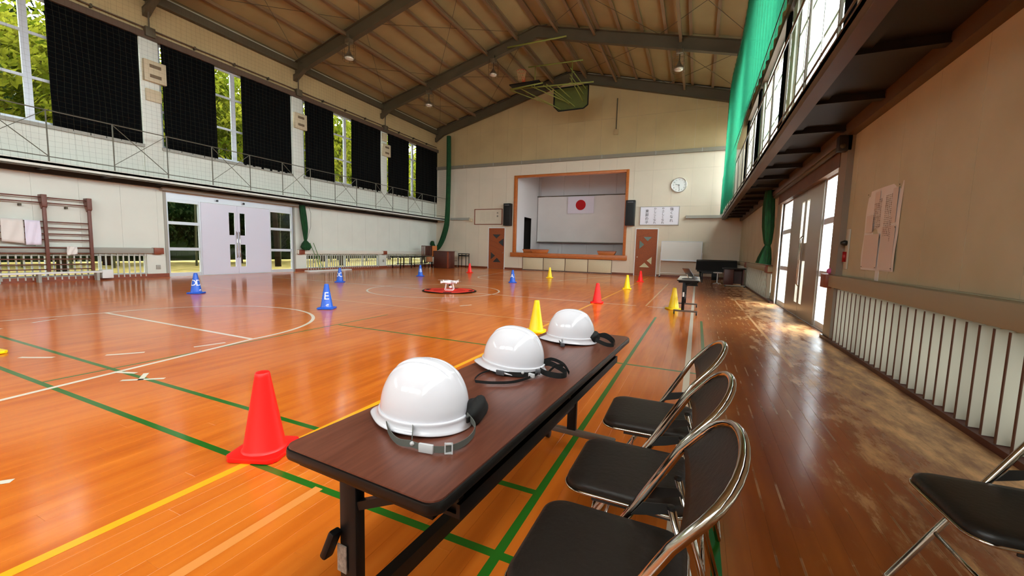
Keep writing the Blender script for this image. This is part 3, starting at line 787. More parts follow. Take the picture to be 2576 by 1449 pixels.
def guardrail(x, s, y0, y1, blocks, label, m):
    t = thing('wall_rail', label, 'rail', (x, (y0+y1)/2, .76)); yc = (y0+y1)/2
    MB().box(*sorted((0, s*.13)), y0-yc, y1-yc, .02, .19).build('rail_board', m, t, bevel=.006)
    for bb in blocks: MB().box(*sorted((0, s*.17)), bb-.13-yc, bb+.13-yc, 0, .20).build('end_block', BROWN, t, bevel=.008)
    return t
guardrail(XL, 1, YF+.1, 7.28, [7.2], 'pale wooden rail with brown end block left of the doors', GREYP)
guardrail(XL, 1, 12.28, YB-.2, [12.45, 17.72], 'pale wooden rail with two brown blocks right of the doors', PALEP)
guardrail(XR, -1, YF+.1, 7.45, [7.42], 'long tan wooden rail on the right wall with one brown end block', mat('tan_rail_paint', (.63, .59, .49), .5))
guardrail(XR, -1, 12.9, YB-.2, [13.05, 18.4], 'tan wooden rail past the right glass doors', mat('tan_rail_paint', (.63, .59, .49), .5))

# ------------------------------------------------------------ back wall fittings
b = MB().box(XL, 1.25, YB-.16, YB-.01, 6.34, 6.37); b.box(XL, 1.25, YB-.16, YB-.13, 6.37, 6.50); b.box(XL, 1.25, YB-.16, YB-.01, 6.50, 6.52)
t_ = trim(b, mat('grey_wall_channel', (.52, .49, .43), .5))
for x in (-13.9, -11.8, -9.9, -7.5, -5.1, -2.3, -.1): MB().box(x-.02, x+.02, YB-.18, YB-.16, 6.33, 6.54).build('channel_joint', GREYP, t_)
for nm, x0, x1, lb in (('wall_tray', -14.9, -13.5, 'pale metal tray on the back wall beside the gathered green net'), ('wall_tray', -.66, 1.0, 'pale metal tray on the back wall under the right walkway end')):
    t = thing(nm, lb, 'tray', ((x0+x1)/2, YB-.012, 3.05)); h = (x1-x0)/2
    MB().box(-h, h, -.14, 0, 0, .02).box(-h, h, -.14, -.12, .02, .13).box(-h, h, -.14, 0, .13, .145).build('channel', GREYP, t)
    if x0 < -10: MB().box(h, h+.22, -.13, 0, -.10, .10).build('junction_box', CREAMB, t, bevel=.01)
# stage
stage = struct(MB().box(SX0-.1, SX1+.1, YB+.18, 27.4, .0, 1.03).build('trim_stage', DARKW)); stage.name = 'trim_%d' % (tn+1); tn += 1
b = MB(); b.box(-12.2, -1.6, 27.2, 27.35, 1.03, 6.4); 
b.box(SX0-.05, SX0+.0, YB+.18, 24.25, 1.03, 6.4); b.box(SX0-.05, SX0, 25.55, 27.2, 1.03, 6.4); b.box(SX0-.05, SX0, 24.25, 25.55, 3.35, 6.4)
b.box(SX1, SX1+.05, 24.3, 27.2, 1.03, 6.4); b.box(SX1, SX1+.05, YB+.18, 24.3, 1.03, 2.0); b.box(SX1, SX1+.05, YB+.18, 24.3, 3.6, 6.4); b.box(-12.2, -1.6, YB+.18, 27.4, 6.4, 6.5)

sw = trim(b, STAGEW)
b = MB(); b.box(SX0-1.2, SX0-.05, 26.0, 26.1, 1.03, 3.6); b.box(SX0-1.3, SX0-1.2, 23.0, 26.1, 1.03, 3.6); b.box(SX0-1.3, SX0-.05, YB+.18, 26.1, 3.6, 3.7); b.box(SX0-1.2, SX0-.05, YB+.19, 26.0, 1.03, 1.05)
trim(b, mat('side_room_shade', (.16, .13, .10), .8))  # dark colour stands in for the dimness behind the stage doorway
for x in (-8.75, -7.0, -5.2): MB().box(x-.12, x+.12, 27.14, 27.2, 1.03, 6.4).build('wall_batten', STAGEW, sw)
b = MB(); b.box(SX0-.10, SX0+.05, YB-.05, YB+.20, 1.05, SZ1+.08); b.box(SX1-.05, SX1+.10, YB-.05, YB+.20, 1.05, SZ1+.08); b.box(SX0+.05, SX1-.05, YB-.05, YB+.20, SZ1-.06, SZ1+.08)
trim(b, TRIMW, bevel=.01)
b = MB(); b.box(SX0-.22, SX1+.20, YB-.12, YB+.22, .80, 1.06); trim(b, TRIMW, bevel=.012)
t_ = trim(MB().box(-9.72, -4.30, YB-.035, YB-.01, .02, .80), DARKW)
for k in range(4):
    a = -9.70+k*1.35
    MB().box(a+.02, a+1.33, YB-.055, YB-.034, .06, .77).build('stage_front_panel', TAN, t_, bevel=.004)
portal(SX1+.3, 23.65, 2.8, 1.3, 1.6, -1)
# screen with red disc
t = thing('stage_screen', 'large white screen hanging at the back of the stage', 'screen', (-7.3, 26.5, 1.83))
n = 40; vs = []
for k in range(9):
    for i in range(n+1):
        u = i/n; vs.append((-2.95+5.9*u, .015*math.sin(u*17+k*.4), 3.02*k/8 + (.05*math.sin(u*9) if k == 8 else 0)))
o = MB().add(vs, [(k*(n+1)+i, k*(n+1)+i+1, (k+1)*(n+1)+i+1, (k+1)*(n+1)+i) for k in range(8) for i in range(n)]).build('screen_cloth', SCRN, t, smooth=True)
MB().tube([(-3.0, 0, 0), (3.0, 0, 0)], .03, 8).build('weight_bar', GREYP, t); MB().tube([(-3.0, 0, 3.08), (3.0, 0, 3.08)], .03, 8).build('roller_bar', STEEL, t)
for sx in (-2.9, 2.9): MB().tube([(sx, 0, 3.08), (sx, 0, 4.57)], .008, 5).build('hanging_wire', STEEL, t)
t = thing('hanging_flag', 'white flag with a red disc hanging on the stage screen', 'flag', (-7.2, 26.40, 4.28))
MB().box(-.88, .88, -.004, .004, -.55, .55).build('flag_cloth', mat('flag_white', (.87, .84, .89), .8), t)
MB().lathe([(0, .010), (.335, .010), (.335, 0), (0, 0)], 40, M=Matrix.Rotation(PI/2, 4, 'X')).build('red_disc', REDF, t)
# low wooden footlight boxes on the stage edge
def tub(x, y, lb, r=.42):
    t = thing('wooden_step', lb, 'step', (x, y, 1.06)); 
    MB().prism([(-.42, -.15, 0), (.42, -.15, 0), (.52, -.15, .20), (-.52, -.15, .20)], (0, .30, 0)).build('body', TRIMW, t, bevel=.01)
    MB().box(-.50, .50, -.17, .17, .20, .225).build('rim', BROWN, t)
tub(-9.35, YB+.42, 'left wooden step box of the pair on the stage edge'); tub(-8.6, YB+.0, 'right wooden step box of the pair on the stage edge')
tub(-4.65, YB+.15, 'single wooden step box at the right end of the stage edge')
# inner stage doors of back wall
def bdoor(idx, x0, x1, z1, lights):
    r = sroot('door_%d' % idx); w_, xc = x1-x0, (x0+x1)/2
    MB().box(x0-.05, x0, YB-.04, YB+.02, 0, z1+.05).box(x1, x1+.05, YB-.04, YB+.02, 0, z1+.05).box(x0, x1, YB-.04, YB+.02, z1, z1+.05).build('door_frame', WHITEP, r)
    lf = MB().box(x0+.006, x1-.006, YB-.03, YB+.01, .01, z1-.005).build('door_leaf', DOORW, r)
    P = lambda u, v: (x0+u*w_, YB-.034, v*z1)
    for tri, gm in lights:
        MB().prism([P(*p) for p in tri], (0, .008, 0)).build('door_light', gm, lf)
        c = [sum(p[0] for p in tri)/3, sum(p[1] for p in tri)/3]
        b = MB(); q = [P(*p) for p in tri]
        for i in range(3): b.beam(q[i], q[(i+1) % 3], .02, .02, (0, 1, 0))
        b.build('light_bead', DOORW, lf)
    # raised diagonal boards
    s = 1 if idx == 3 else -1
    for k in range(7):
        v0 = .06+.125*k
        a, c = ((0.02, v0+.16*(s > 0)), (.98, v0+.16*(s < 0)))
        MB().beam(P(*a), P(*c), .004, .012, (0, 1, 0)).build('board_joint', DARKW, lf)
    MB().lathe([(0, -.03), (.03, -.03), (.03, 0), (.015, .0), (.015, .03)], 12, c=P(.9 if idx == 3 else .1, .40), M=Matrix.Rotation(PI/2, 4, 'X')).build('door_handle', CHROME, lf)
DG = mat('dark_glazing', (.17, .17, .18), .15); TG = mat('teal_glazing', (.36, .45, .42), .2); CG = mat('cream_glazing', (.80, .78, .62), .3)
bdoor(3, -12.07, -10.98, 2.54, [(((.22,.85),(.78,.85),(.5,.74)), DG), (((.62,.66),(.97,.76),(.97,.54)), DG), (((.14,.42),(.44,.32),(.14,.22)), DG), (((.26,.16),(.82,.16),(.55,.28)), DG)])
bdoor(4, -3.07, -1.98, 2.50, [(((.33,.84),(.78,.84),(.56,.74)), TG), (((.17,.77),(.42,.67),(.17,.57)), TG), (((.80,.42),(.80,.24),(.55,.33)), CG), (((.20,.18),(.72,.18),(.46,.29)), CG)])
# wall speakers
def wspk(x, lb):
    t = thing('wall_speaker', lb, 'speaker', (x, YB-.02, 2.68))
    MB().box(-.24, .24, -.30, 0, 0, 1.34).build('cabinet', BLACKP, t, bevel=.015)
    MB().box(-.20, .20, -.315, -.30, .05, 1.10).build('grille', SPK, t, bevel=.004)
    MB().box(-.15, .15, -.325, -.30, 1.20, 1.27).build('badge_handle', mat('dark_grey_plastic', (.3, .3, .32), .4), t, bevel=.004)
wspk(-10.72, 'black column speaker on the wall left of the stage'); wspk(-3.42, 'black column speaker on the wall right of the stage')
# clock
t = thing('wall_clock', 'round white wall clock with black numerals', 'clock', (-1.08, YB-.015, 4.75))
RX = Matrix.Rotation(PI/2, 4, 'X')
MB().lathe([(0, 0), (.37, 0), (.385, .03), (.375, .07), (.35, .07), (.345, .055), (0, .055)], 48, M=RX).build('case', WHITEP, t, smooth=False, auto=True)
MB().tube([(.362*math.cos(a), -.072, .362*math.sin(a)) for a in [2*PI*k/48 for k in range(48)]], .014, 6, closed=True).build('bezel', CHROME, t, smooth=True)
b = MB()
for k in range(1, 13):
    a = PI/2-k*PI/6; v, f = text_mesh(str(k), .085)
    b.add([(p.x+.275*math.cos(a), -.058-p.z, p.y+.275*math.sin(a)) for p in v], f)
b.build('numerals', INK, t)
def hand(ang, ln, wd, nm):
    d = Vector((math.sin(ang), 0, math.cos(ang))); MB().beam(d*-.05+Vector((0, -.068, 0)), d*ln+Vector((0, -.068, 0)), .006, wd, (0, 1, 0)).build(nm, INK, t)
hand(2*PI*(9.47/12), .18, .022, 'hour_hand'); hand(2*PI*(28.5/60), .27, .015, 'minute_hand')
MB().lathe([(0, .05), (.02, .05), (.02, .08), (0, .08)], 12, M=RX).build('hub', INK, t)
# motto sign
t = thing('motto_sign', 'white sign board with four columns of brushed black Japanese writing', 'sign', (-1.95, YB-.015, 3.20))
MB().box(-.98, .98, -.03, 0, -.49, .49).build('board', mat('sign_white', (.90, .89, .93), .5), t)
b = MB(); 
for a in ((-.98, .98, -.49, -.465), (-.98, .98, .465, .49), (-.98, -.955, -.465, .465), (.955, .98, -.465, .465)): b.box(a[0], a[1], -.045, -.03, a[2], a[3])
b.build('frame', GREYP, t)
for x, ztop, s, tx in ((.60, .33, .17, '強くなれ'), (.18, .36, .135, 'やさしくなれ'), (-.22, .36, .135, 'かしこくなれ'), (-.62, .24, .17, '東部の子')):
    b = MB(); st = s*1.08 if len(tx) > 4 else s*1.16
    for k, ch in enumerate(tx):
        v, f = text_mesh(ch, s*1.05); b.add([(p.x+x, -.034-p.z, p.y+ztop-k*st) for p in v], f)
    b.build('lettering', INK, t)
# framed song sheet: columns of tiny illegible characters
t = thing('framed_notice', 'cream framed notice of small writing left of the stage', 'sign', (-12.15, YB-.015, 3.25))
MB().box(-.97, .97, -.02, 0, -.47, .47).build('sheet', mat('cream_sheet', (.84, .80, .72), .6), t)
b = MB()
for a in ((-.99, .99, -.49, -.45), (-.99, .99, .45, .49), (-.99, -.95, -.45, .45), (.95, .99, -.45, .45)): b.box(a[0], a[1], -.045, 0, a[2], a[3])
b.build('frame', BROWN, t)
def scribble(b, x0, x1, z0, z1, pitch, ch, seed, y=-.022, d=1):
    rnd = random.Random(seed); x = x0
    while x < x1:
        z = z1
        lo = z0 + rnd.random()*.25*(z1-z0)
        while z > lo:
            for _ in range(2): 
                cx, cz = x+(rnd.random()-.5)*ch*.5, z+(rnd.random()-.5)*ch*.5
                if rnd.random() < .5: b.box(cx-ch*.35, cx+ch*.35, y-.001, y, cz-ch*.06, cz+ch*.06)
                else: b.box(cx-ch*.06, cx+ch*.06, y-.001, y, cz-ch*.35, cz+ch*.35)
            z -= ch*1.25
        x += pitch
b = MB(); scribble(b, -.55, -.22, -.34, .30, .075, .045, 3); scribble(b, -.12, .16, -.30, .30, .075, .045, 4); scribble(b, .26, .48, -.34, .30, .075, .045, 5); b.build('small_writing', INKF, t)
b = MB()
for k, ch in enumerate('校歌'):
    v, f = text_mesh(ch, .12); b.add([(p.x+.66, -.024-p.z, p.y+.22-k*.2) for p in v], f)
b.build('title', INK, t)
# small fittings on back wall
t = tag(MB().box(-.12, .12, -.05, 0, -.14, .14).build('wall_box', mat('tan_box_paint', (.66, .56, .40), .6), loc=(-4.42, YB-.012, 7.72), bevel=.01), 'small tan box high on the gable above the stage', 'box')
MB().tube([(0, -.03, .14), (0, -.03, 1.75)], .025, 8).build('conduit', STEEL, t)
# whiteboard on wheels
t = thing('whiteboard', 'wheeled whiteboard standing at the back wall right of the wooden door', 'whiteboard', (-.76, 22.45, 0))
MB().box(-.94, .94, -.012, .012, .92, 1.84).build('panel', mat('whiteboard_face', (.84, .84, .82), .25), t)
b = MB(); 
for a in ((-.97, .97, .88, .92), (-.97, .97, 1.84, 1.87), (-.97, -.94, .92, 1.84), (.94, .97, .92, 1.84)): b.box(a[0], a[1], -.02, .02, a[2], a[3])
b.build('frame', ALU, t, bevel=.004)
for s in (-1, 1):
    MB().tube([(s*.98, 0, .10), (s*.98, 0, 1.3)], .018, 8).build('upright', WHITEP, t); MB().tube([(s*.98, -.26, .08), (s*.98, .26, .08)], .02, 8).build('foot', WHITEP, t)
    for e in (-1, 1): MB().lathe([(0, -.012), (.03, -.012), (.03, .012), (0, .012)], 12, c=(s*.98, e*.24, .03), M=RX).build('caster', BLACKP, t)
MB().tube([(-.98, 0, .22), (.98, 0, .22)], .016, 8).build('crossbar', WHITEP, t); MB().box(-.9, .9, -.09, -.02, .86, .885).build('pen_tray', ALU, t)

# ------------------------------------------------------------ lamps on the roof frames
def lamp():
    t = thing('ceiling_lamp', '', 'lamp', (0, 0, 0), 0, 'caged high bay lamps')
    MB().cbox((0, 0, -.02), (.10, .10, .16)).build('bracket', STEEL, t, bevel=.005)
    MB().cbox((0, 0, -.18), (.26, .20, .17)).build('ballast_box', LAMPM, t, bevel=.015)
    MB().tube([(0, 0, -.26), (0, 0, -.52)], .022, 8).build('stem', STEEL, t)
    MB().lathe([(.03, -.48), (.05, -.56), (.10, -.66), (.19, -.78), (.20, -.80), (.185, -.80), (.09, -.67), (.04, -.56)], 24).build('reflector', LAMPM, t, smooth=True)
    MB().lathe([(0, -.66), (.05, -.67), (.06, -.74), (.17, -.80), (.15, -.85), (.08, -.88), (0, -.89)], 20).build('bulb', LAMPG, t, smooth=True)
    b = MB()
    for k in range(8):
        a = 2*PI*k/8; c, s = math.cos(a), math.sin(a); b.tube([(.14*c, .14*s, -.12), (.24*c, .24*s, -.30), (.24*c, .24*s, -.90)], .004, 4)
    for z in (-.3, -.45, -.6, -.75, -.9): b.tube([(.24*math.cos(a), .24*math.sin(a), z) for a in [2*PI*k/16 for k in range(16)]], .004, 4, closed=True)
    b.build('wire_cage', STEEL, t)
    return t
LP = [(-12.85, 17.45, 'caged lamp hanging under the roof frame nearest the far left eave'), (-9.2, 17.45, 'caged lamp hanging just left of the folded basketball hoop'),
      (-1.1, 17.45, 'caged lamp hanging under the far roof frame, right of the hoop'), (-12.86, 12.3, 'lamp tucked under the nearer left roof frame'),
      (-1.15, 12.3, 'lamp at the top edge of the picture, right side')]
l0 = lamp()
for k, (x, y, lb) in enumerate(LP):
    z = roofz(x)-.62+.02
    if k == 0: l0.location = (x, y, z); l0['label'] = lb
    else: dup(l0, (x, y, z+(.10 if k == 3 else 0)), 0, lb)

# ------------------------------------------------------------ basketball hoop folded under the roof
t = thing('basketball_hoop', 'folded olive green basketball hoop frame hanging from the roof', 'hoop', (-7.1, 19.5, 9.6))
def hp(nm, p, q, r=.028, m=YGRN):
    o = Vector((-7.1, 19.5, 9.6)); MB().tube([Vector(p)-o, Vector(q)-o], r, 8).build(nm, m, t, smooth=True)
hp('hanging_pipe', (-8.50, 17.45, 10.42), (-5.70, 17.45, 10.40), .035)
hp('hanging_pipe', (-8.30, 19.5, 10.35), (-5.50, 19.5, 10.25), .03)
hp('main_pipe', (-9.05, 19.3, 9.32), (-4.90, 19.3, 9.10), .035)
hp('front_pipe', (-9.05, 19.0, 9.20), (-7.30, 19.0, 9.28), .035)
for x in (-7.9, -6.0): hp('upright_pipe', (x, 19.45, 10.3), (x+.05, 19.3, 9.2), .022)
for a, c in (((-9.0, 19.0, 9.15), (-7.1, 20.2, 8.55)), ((-8.5, 19.0, 9.18), (-6.75, 20.2, 8.35)), ((-7.9, 19.0, 9.2), (-6.3, 20.2, 8.6)), ((-7.35, 19.2, 9.25), (-6.3, 20.2, 8.55)),
             ((-7.2, 19.2, 9.28), (-6.0, 20.2, 8.40)), ((-6.7, 19.3, 9.2), (-6.2, 20.2, 8.8)), ((-6.05, 19.3, 9.6), (-5.6, 20.2, 8.95)), ((-6.05, 19.3, 9.45), (-5.6, 20.2, 8.6)), ((-6.05, 19.3, 9.9), (-5.5, 20.2, 9.2))):
    hp('strut_pipe', a, c, .022)
o_ = Vector((-7.1, 19.5, 9.6))
MB().prism([Vector(p)-o_ for p in ((-7.15, 20.3, 9.42), (-5.38, 20.3, 9.40), (-5.38, 20.3, 8.45), (-5.6, 20.3, 8.30), (-6.9, 20.3, 8.30), (-7.15, 20.3, 8.55))], (0, .04, 0)).build('backboard', BBRD, t)
b = MB(); pp = [Vector(p)-o_ for p in ((-7.15, 20.27, 9.42), (-5.38, 20.27, 9.40), (-5.38, 20.27, 8.45), (-5.6, 20.27, 8.30), (-6.9, 20.27, 8.30), (-7.15, 20.27, 8.55))]
for i in range(6): b.beam(pp[i], pp[(i+1) % 6], .05, .05, (0, 1, 0))
b.build('backboard_edge', BLACKM, t)
MB().box(-9.15+7.1, -7.55+7.1, -.4, .7, -.16, -.10).build('folded_board', BLACKM, t, bevel=.01)
MB().cbox((-8.35+7.1, -.45, .02), (.14, .10, .24)).build('rim_bracket', ORNG, t)
ringc = Vector((-8.35+7.1, -.72, .28))
MB().tube([ringc+Vector((.225*math.cos(a), .225*math.sin(a), 0)) for a in [2*PI*k/24 for k in range(24)]], .010, 6, closed=True).build('rim', ORNG, t, smooth=True)
b = MB()
for k in range(12):
    for s in (-1, 1):
        pts = [ringc+Vector(((.225-.09*q/5)*math.cos(2*PI*k/12+s*q*.18), (.225-.09*q/5)*math.sin(2*PI*k/12+s*q*.18), -.40*q/5)) for q in range(6)]; b.tube(pts, .008, 4)
b.build('basket_net', NETW, t)

# ------------------------------------------------------------ boxes on the left wall piers
def pabox(y, lb, extra):
    t = thing('pier_speaker', lb, 'speaker', (XL+.07, y, 6.16), 0, 'cream speaker boxes on the left piers')
    MB().box(0, .14, -.29, .29, 0, .64).build('case', CREAMB, t, bevel=.012)
    for z in (.12, .42): MB().box(.14, .146, -.15, .15, z, z+.10).build('grille_slot', SLOT, t)
    return t
pabox(7.34, 'cream speaker box on the nearest left pier, largest of the three', 1); pabox(12.5, 'cream speaker box on the second left pier', 0); pabox(17.82, 'cream speaker box on the third left pier, smallest looking', 0)
tag(MB().box(0, .08, -.2, .2, 0, .36).build('cover_box', CREAMB, loc=(XL+.07, 7.3, 5.58), bevel=.008), 'plain cream box under the nearest pier speaker', 'box')
tag(MB().box(0, .10, -.16, .16, 0, .42).build('cover_box', CREAMB, loc=(XL+.07, 17.72, 6.95), bevel=.008), 'small cream box above the farthest pier speaker', 'box')
tag(MB().box(0, .02, -.06, .06, -.07, .07).build('wall_outlet', GREYP, loc=(XL+.012, 7.22, .33), bevel=.004), 'grey wall outlet beside the white double doors', 'outlet')
tag(MB().box(0, .02, -.06, .06, -.07, .07).build('wall_outlet', GREYP, loc=(XL+.012, 17.7, .40), bevel=.004), 'grey outlet between two rows of window fins on the left wall', 'outlet')

# ------------------------------------------------------------ wall bars with towels
t = thing('wall_bars', 'brown wooden gymnastics wall bars left of the white doors', 'wall bars', (XL, 4.7, 0))
def post(y):
    b = MB().box(.14, .22, y-.035, y+.035, .28, 2.32); o = b.build('bar_post', WALLBARS, t, bevel=.01)
    MB().prism([(.0, y-.05, 2.34), (.25, y-.05, 2.34), (.25, y-.05, 2.02), (.14, y-.05, 1.95), (0, y-.05, 2.2)], (0, .10, 0)).build('post_head', WALLBARS, o, bevel=.008)
for y in (-.76-.12+0, 0, .88): post(y)
for z in (2.26, 2.12, 1.62, 1.46, 1.30, 1.14, .93, .78, .62, .47, .34):
    for y0, y1 in ((-.88, 0), (0, .88)): MB().tube([(.18, y0, z), (.18, y1, z)], .016, 8).build('bar', WALLBARS, t, smooth=True)
for y in (-.4, .45): MB().box(.0, .14, y-.02, y+.02, 2.0, 2.06).build('wall_bracket', STEEL, t)
MB().box(.10, .30, -1.0, 1.05, .22, .27).build('base_rail', WHITEP, t, bevel=.008)
for y in (-.9, -.2, .95): MB().box(.12, .28, y-.03, y+.03, 0.0, .22).build('base_foot', GREYP, t)
MB().box(.05, .25, 1.05, 1.30, .05, .30).build('base_foot', WHITEP, t, bevel=.01)
def towel(y0, y1, z0, z1, m, lb, skew=0):
    n = 14; vs = []
    for k in range(9):
        for i in range(n+1):
            u = i/n; vs.append((.012*math.sin(u*11+k*.7), (y0+(y1-y0)*u)-(y0+y1)/2, (z0-z1)*k/8-skew*u*(k/8) ))
    o = MB().add(vs, [(k*(n+1)+i, k*(n+1)+i+1, (k+1)*(n+1)+i+1, (k+1)*(n+1)+i) for k in range(8) for i in range(n)]).build('towel', m, smooth=True, loc=(XL+.225, (y0+y1)/2, z1))
    md = o.modifiers.new('thickness', 'SOLIDIFY'); md.thickness = .01
    tag(o, lb, 'towel')
towel(3.92, 4.30, 1.08, 1.66, PAPER, 'greyish towel hanging at the left picture edge on the wall bars', .05); towel(4.32, 4.60, 1.0, 1.64, TOWEL, 'bright white towel hanging next to the wall bar post')
towel(5.06, 5.27, .72, .97, PAPER, 'small white cloth hanging low on the wall bars', -.04)

# ------------------------------------------------------------ things along the left wall and corner
def rod(y, lb, dy):
    o = MB().tube([(0, 0, .05), (-.38, dy, 1.28)], .013, 8).build('green_pole', mat('green_pole_paint', (.25, .45, .15), .5), loc=(-15.62, y, 0)); tag(o, lb, 'pole')
rod(13.15, 'left one of two thin green poles leaning on the left wall', -.25); rod(13.3, 'right one of two thin green poles leaning on the left wall', -.22)
tag(MB().box(-.16, .16, -1.2, 1.2, 0, .06).build('floor_plinth', WHITEP, loc=(-15.60, 13.6, 0), bevel=.01), 'long low pale board lying under the leaning green poles', 'board')
t = thing('folding_bench', 'long dark low table along the left wall near the corner', 'table', (-15.35, 19.4, 0))
MB().box(-.35, .35, -1.6, 1.6, .64, .68).build('tabletop', BLACKM, t, bevel=.008)
for y in (-1.45, -.5, .5, 1.45):
    for x in (-.28, .28): MB().box(x-.02, x+.02, y-.02, y+.02, 0, .64).build('leg', BLACKM, t)
for z in (.26,): MB().box(-.02, .02, -1.45, 1.45, z-.02, z+.02).build('stretcher', BLACKM, t)
t = thing('slatted_crate', 'dark slatted wooden rack with an orange side, on the low table in the corner', 'rack', (-15.05, 20.55, .705))
MB().box(-.42, .38, -.2, .2, 0, .03).box(-.42, .38, -.2, .2, .58, .62).box(-.42, .38, .17, .2, .03, .58).build('frame', DARKW, t)
for k in range(6): MB().box(-.40+k*.13, -.36+k*.13, -.2, -.16, .03, .58).build('slat', WALLBARS, t)
MB().box(.38, .42, -.2, .25, -.02, .62).build('side_panel', mat('orange_wood_panel', (.78, .45, .22), .5), t)
tag(MB().box(-.12, .12, -.15, .15, 0, .3).build('cardboard_box', mat('cardboard', (.72, .48, .32), .8), loc=(-14.75, 20.2, .36), bevel=.005), 'small tan box below the slatted rack in the corner', 'box')
t = thing('box_stand', 'dark low stand under the small tan box', 'stand', (-14.78, 20.2, 0)); MB().box(-.16, .16, -.2, .2, .33, .36).build('shelf', BLACKM, t)
for x in (-.13, .13):
    for y in (-.17, .17): MB().box(x-.015, x+.015, y-.015, y+.015, 0, .33).build('leg', BLACKM, t)
t = thing('wooden_cabinet', 'dark red wooden cabinet standing in the far left corner', 'cabinet', (-13.95, 20.6, 0))
MB().box(-.56, .52, -.30, .34, 0, 1.0).build('body', DARKW, t, bevel=.008); MB().box(-.58, .54, -.32, .36, 1.0, 1.03).build('top', DARKW, t, bevel=.005)
MB().box(.40, .52, -.31, -.30, .02, 1.0).build('front_stile', BROWN, t)
t = thing('school_desk', 'small dark desk behind the cabinet at the back wall', 'desk', (-13.55, 22.2, 0))
MB().box(-.30, .30, -.22, .22, .86, .90).build('desk_top', BLACKM, t, bevel=.005); MB().box(-.27, .27, -.2, .2, .72, .80).build('book_tray', BLACKM, t)
for x in (-.27, .27):
    for y in (-.19, .19): MB().box(x-.015, x+.015, y-.015, y+.015, 0, .86).build('leg', BLACKM, t)
t = thing('pipe_chair', 'pale pipe framed chair between the cabinet and the small desk', 'chair', (-13.9, 21.7, 0))
MB().tube([(-.18, 0, .02), (-.18, 0, .98), (-.12, 0, 1.04), (.12, 0, 1.04), (.18, 0, .98), (.18, 0, .02)], .012, 8).build('frame', GREYP, t, smooth=True); MB().box(-.18, .18, -.35, .0, .42, .45).build('seat', DARKW, t)
for x in (-.17, .17): MB().tube([(x, -.33, .02), (x, -.33, .43)], .012, 8).build('leg', GREYP, t)

# ------------------------------------------------------------ right corner: covered piano, bench, desk
t = thing('upright_piano', 'grand piano shape under a black cover in the far right corner', 'piano', (.86, 21.35, 0))
prof = [(-.86, -.55), (.80, -.55), (.86, .3), (.4, .75), (-.5, .75), (-.88, .2)]
vs = [(x, y, .93+.05*(y > 0)) for x, y in prof] + [(x*1.03+.02*math.sin(i*3), y*1.05, .50+.03*math.sin(i*2)) for i, (x, y) in enumerate(prof)]
MB().add(vs, [tuple(range(6))] + [(i, (i+1) % 6, 6+(i+1) % 6, 6+i) for i in range(6)]).build('piano_cover', mat('black_cover_cloth', (.05, .06, .065), .85), t, bevel=.03)
MB().prism([(x*.95, y*.95, .42) for x, y in prof], (0, 0, .48)).build('case', BLACKM, t)
for x, y in ((-.68, -.35), (.66, -.35), (0, .5)): MB().lathe([(0, .05), (.04, .05), (.045, .35), (.07, .42), (0, .42)], 12, c=(x, y, 0)).build('leg', BLACKM, t); 
for x, y in ((-.68, -.35), (.66, -.35), (0, .5)): MB().lathe([(0, 0), (.035, .01), (.035, .05), (0, .055)], 10, c=(x, y, 0)).build('caster', BLACKM, t)
MB().cbox((-.05, -.40, .24), (.30, .06, .38)).build('pedal_lyre', BLACKM, t)
t = thing('piano_bench', 'low dark bench in front of the covered piano', 'bench', (.55, 19.6, 0))
MB().box(-.34, .34, -.17, .17, .40, .46).build('seat', BLACKM, t, bevel=.01)
for x in (-.3, .3):
    for y in (-.13, .13): MB().box(x-.025, x+.025, y-.025, y+.025, 0, .40).build('leg', BLACKM, t)
t = thing('lectern_desk', 'brown wheeled desk by the right wall in front of the piano', 'desk', (1.30, 17.9, 0))
MB().box(-.36, .42, -.3, .3, .68, .72).build('desk_top', BLACKM, t, bevel=.008); MB().box(-.30, .02, -.25, .25, .08, .68).build('pedestal', DARKW, t, bevel=.006)
MB().box(.0, .36, .2, .24, .1, .68).build('back_panel', DARKW, t); MB().box(.33, .37, -.25, .25, .05, .68).build('side_panel', DARKW, t)
MB().tube([(-.25, -.33, .06), (.42, -.33, .06)], .02, 8).build('foot_bar', GREYP, t)
for x in (-.25, .4): MB().lathe([(0, -.015), (.035, -.015), (.035, .015), (0, .015)], 12, c=(x, -.33, .035), M=RX).build('caster', BLACKP, t)
t = thing('pipe_stool', 'pale pipe stool between the piano and the brown desk', 'stool', (.82, 18.9, 0))
MB().lathe([(0, .46), (.16, .46), (.17, .48), (.16, .50), (0, .50)], 20).build('seat', WHITEP, t, smooth=True)
MB().tube([(0, 0, .04), (0, 0, .46)], .02, 8).build('post', WHITEP, t)
for k in range(4): MB().tube([(0, 0, .06), (.17*math.cos(k*PI/2+.4), .17*math.sin(k*PI/2+.4), .012)], .012, 6).build('leg', WHITEP, t)

# ------------------------------------------------------------ right wall small things
def wb_(x, y, z): return (x, y, z)
t = thing('wall_poster', 'large faded paper poster of handwritten notes pinned to the right wall', 'poster', (XR-.014, 5.98, 1.54))
n = 16; vs = []
for k in range(11):
    for i in range(n+1):
        u = i/n; vs.append((-.006-.006*math.sin(u*7+k*.5)-.004*math.sin(k*1.1), (.47-.94*u)*(1+.01*math.sin(k)), -.475+.95*k/10))
o = MB().add(vs, [(k*(n+1)+i, k*(n+1)+i+1, (k+1)*(n+1)+i+1, (k+1)*(n+1)+i) for k in range(10) for i in range(n)]).build('poster_sheet', PAPER, t, smooth=True)
b = MB()
for y0, y1, z0, z1 in ((.42, -.02, -.45, -.05), (-.08, -.42, -.46, .02), (.20, .06, .25, .44), (-.28, -.40, .05, .42), (.40, .20, -.02, .18)): b.box(-.0165, -.0155, y1, y0, z0, z1)
